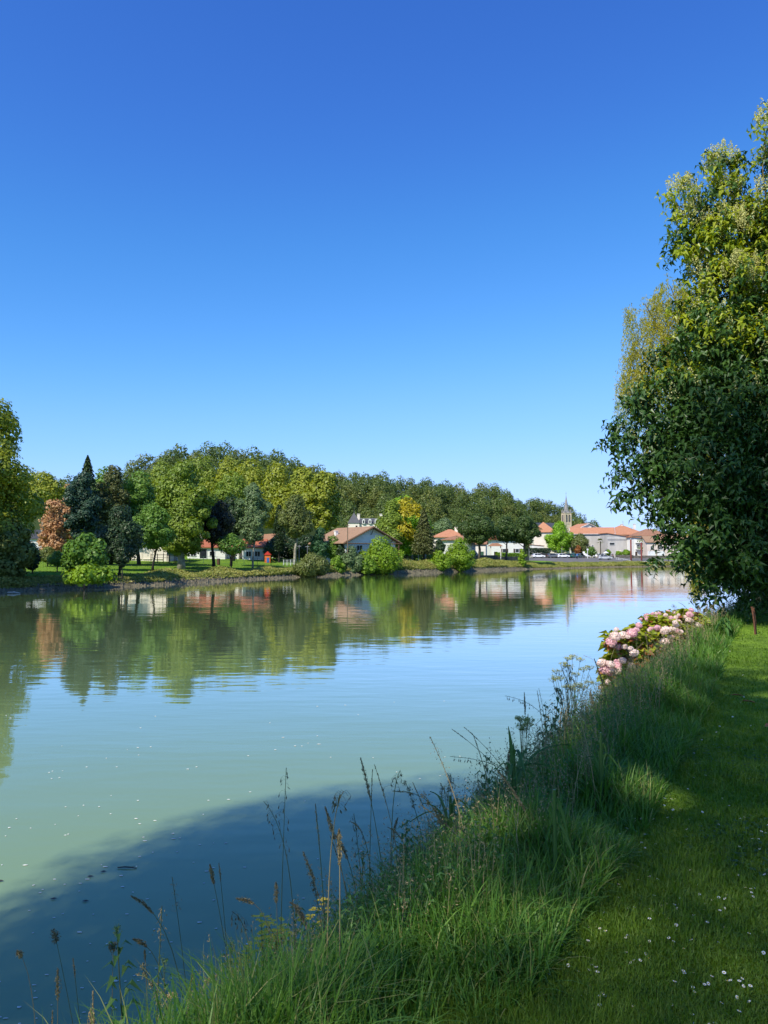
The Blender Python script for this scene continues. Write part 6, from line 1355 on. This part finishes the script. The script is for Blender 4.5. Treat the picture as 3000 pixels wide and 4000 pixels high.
# daisies in the lawn, dead leaves, stakes
def daisies():
    g = np.random.default_rng(71); b = B(); k = 15; a = np.arange(k) * 2 * PI / k; O = np.c_[np.cos(a), np.sin(a), np.full(k, .12)]
    b.leaves(O * .0075 + np.array([0, 0, .055]), np.c_[-O[:, 0] * .12, -O[:, 1] * .12, np.ones(k)], .009, .0042, g, 0, T0=O); b.tube([(0, 0, .0545), (0, 0, .0585)], [.0045, .0028], 8, 1); b.tube([(0, 0, -.01), (.003, 0, .03), (0, 0, .055)], .0008, 4, 2)
    pr = b.build("daisy", [M['white'], M['daisyeye'], M['stem']]); k = 0; tag(pr, "small white daisy in the shaded lawn grass", "daisy", "daisies in the lawn")
    spots = [(2275, 3430), (2353, 3258), (2357, 3340), (2463, 3425), (2520, 3122), (2530, 3135), (2575, 3140), (2592, 3180), (2549, 3188), (2426, 3208), (2423, 3226), (2497, 3296), (2586, 3498), (2597, 3497), (2521, 3547), (2390, 3497), (2231, 3545), (2158, 3663), (2486, 3705), (2463, 3734), (2290, 3750), (2263, 3772), (2204, 3742), (2040, 3846), (2112, 3860), (2134, 3840), (2325, 3850), (1944, 3882), (2085, 3903), (2177, 3927), (2679, 3813), (2667, 3830), (2789, 3790), (2822, 3823), (2724, 3966), (2726, 3994), (2967, 3476), (2897, 3452), (2817, 3505), (2778, 3551), (2858, 3300), (2968, 3250), (2979, 3284), (2600, 3530), (2521, 3552), (2230, 3550)]
    while len(spots) < 330:
        q = g.random(); px, py = g.uniform(2000, 2995), 2530 + 1450 * g.random() ** 1.15
        if g.random() < .3: c = spots[g.integers(0, 46)]; px, py = c[0] + g.normal(0, 45), c[1] + g.normal(0, 28)
        spots.append((px, py))
    for px, py in spots:
        if py < 2480: continue
        d = (2.4 - CAMH) / ((2160 - py) / F); x = (px - 1500) / F * d
        if U(x, d) > -.02: continue
        o = pr if k == 0 else pr.copy()
        if k: COL.objects.link(o)
        k += 1; s = g.uniform(.5, .7) * (1 + .06 * max(0, d - 4)); o.location = (x, d, gz(x, d)); o.rotation_euler = (g.normal(0, .3), g.normal(0, .3), g.uniform(0, 6)); o.scale = (s, s, s)
    print("daisies", k)
daisies()
for px, py, lab in [(2868, 2722, "dead orange leaf on the lawn, upper left of the three"), (2910, 2750, "dead orange leaf on the lawn, middle one of the three"), (2990, 2846, "dead orange leaf on the lawn at the right edge")]:
    d = (2.4 - CAMH) / ((2160 - py) / F); x = (px - 1500) / F * d; e = B(); g = np.random.default_rng(px); V = [(-.07, 0, .03), (-.02, .03, .055), (.05, .025, .05), (.09, 0, .035), (.04, -.03, .05), (-.03, -.03, .045), (0, 0, .04)]; e.add(V, T=[(6, i, (i + 1) % 6) for i in range(6)])
    tag(e.build("dead_leaf", M['deadleaf'], loc=(x, d, gz(x, d))), lab, "leaf", "dead leaves on the lawn").rotation_euler = (0, 0, g.uniform(0, 3))
def stake(px0, py0, px1, py1, lab):
    d = (2.4 - CAMH) / ((2160 - py1) / F); a = at(px1, py1, d); t = at(px0, py0, d); e = thing("rusty_stake", lab, "stake", (a.x, d, gz(a.x, d)), 0, "rusty stakes on the lawn"); b = B(); D = t - Vector((a.x, d, gz(a.x, d))); b.tube([(-.01, 0, -.1), tuple(D * .5), tuple(D)], .016, 6); b.build('rod', M['rustpost'], e); b = B(); b.tube([tuple(D * .985), tuple(D * 1.012)], .024, 6); b.build('cap', M['rustpost'], e)
stake(2937, 2372, 2953, 2478, "rusty iron stake leaning on the lawn, left of two"); stake(2943, 2376, 2957, 2476, "rusty iron stake leaning on the lawn, right of two")

# foam flecks and drift on the water
def foam():
    g = np.random.default_rng(81); b = B(); n = 340
    px = g.uniform(-50, 2000, n); py = 2700 + 1250 * g.random(n) ** .8; d = CAMH / ((py - 2160) / F); x = (px - 1500) / F * d; m = (U(x, d) > 3.6) & ((g.random(n) < .35) | (np.sin(x * .9 + d * .5) + np.sin(d * 1.3) > .2)); x, d = x[m], d[m]
    for xx, yy in zip(x, d):
        r = .005 + .012 * g.random() ** 3 + .0005 * yy; k = 7; a = np.arange(k) * 2 * PI / k; rr = r * g.uniform(.6, 1.2, k); el = g.uniform(1, 2.2)
        b.add(np.c_[xx + rr * np.cos(a) * el, yy + rr * np.sin(a), np.full(k, .006)].tolist() + [(xx, yy, .012)], T=[(k, i, (i + 1) % k) for i in range(k)])
    tag(b.build("foam_flecks", M['foam']), "white foam flecks drifting on the river", "foam", kind='stuff')
    for px, py, lab in [(35, 3412, "dark leaf floating at the left edge of the water"), (428, 3377, "dark leaf floating left of the drifting stick"), (240, 3478, "dark leaf floating in the shaded water at left"), (378, 3395, "brown leaf floating just left of the drifting stick"), (362, 3487, "dark leaf floating right of the middle of the shaded water")]:
        d = CAMH / ((py - 2160) / F); x = (px - 1500) / F * d; b = B(); b.add([(-.04, 0, .01), (0, .02, .016), (.045, .004, .01), (0, -.022, .012), (.0, 0, .02)], T=[(0, 3, 4), (3, 2, 4), (2, 1, 4), (1, 0, 4)]); tag(b.build("floating_leaf", M['darkleaf'], loc=(x, d, 0)), lab, "leaf", "leaves floating on the river")
    d = CAMH / ((3363 - 2160) / F); x = (520 - 1500) / F * d; b = B(); b.tube([(-.125, 0, .012), (-.03, .005, .018), (.05, -.003, .016), (.125, -.02, .008)], [.006, .008, .007, .004], 6); b.tube([(.05, -.003, .016), (.09, .03, .02)], [.004, .002], 4); tag(b.build("drifting_stick", M['barkdark'], loc=(x, d, 0)), "short dark stick drifting in the shaded water", "stick")
    d = CAMH / ((2318 - 2160) / F); x = (60 - 1500) / F * d; b = B(); b.tube([(-.6, 0, .1), (0, 0, .14), (.6, .1, .05)], [.08, .1, .04], 6); tag(b.build("driftwood", M['concrete'], loc=(x, d, 0)), "pale driftwood lying at the waterline below the left edge tree", "driftwood")
foam()
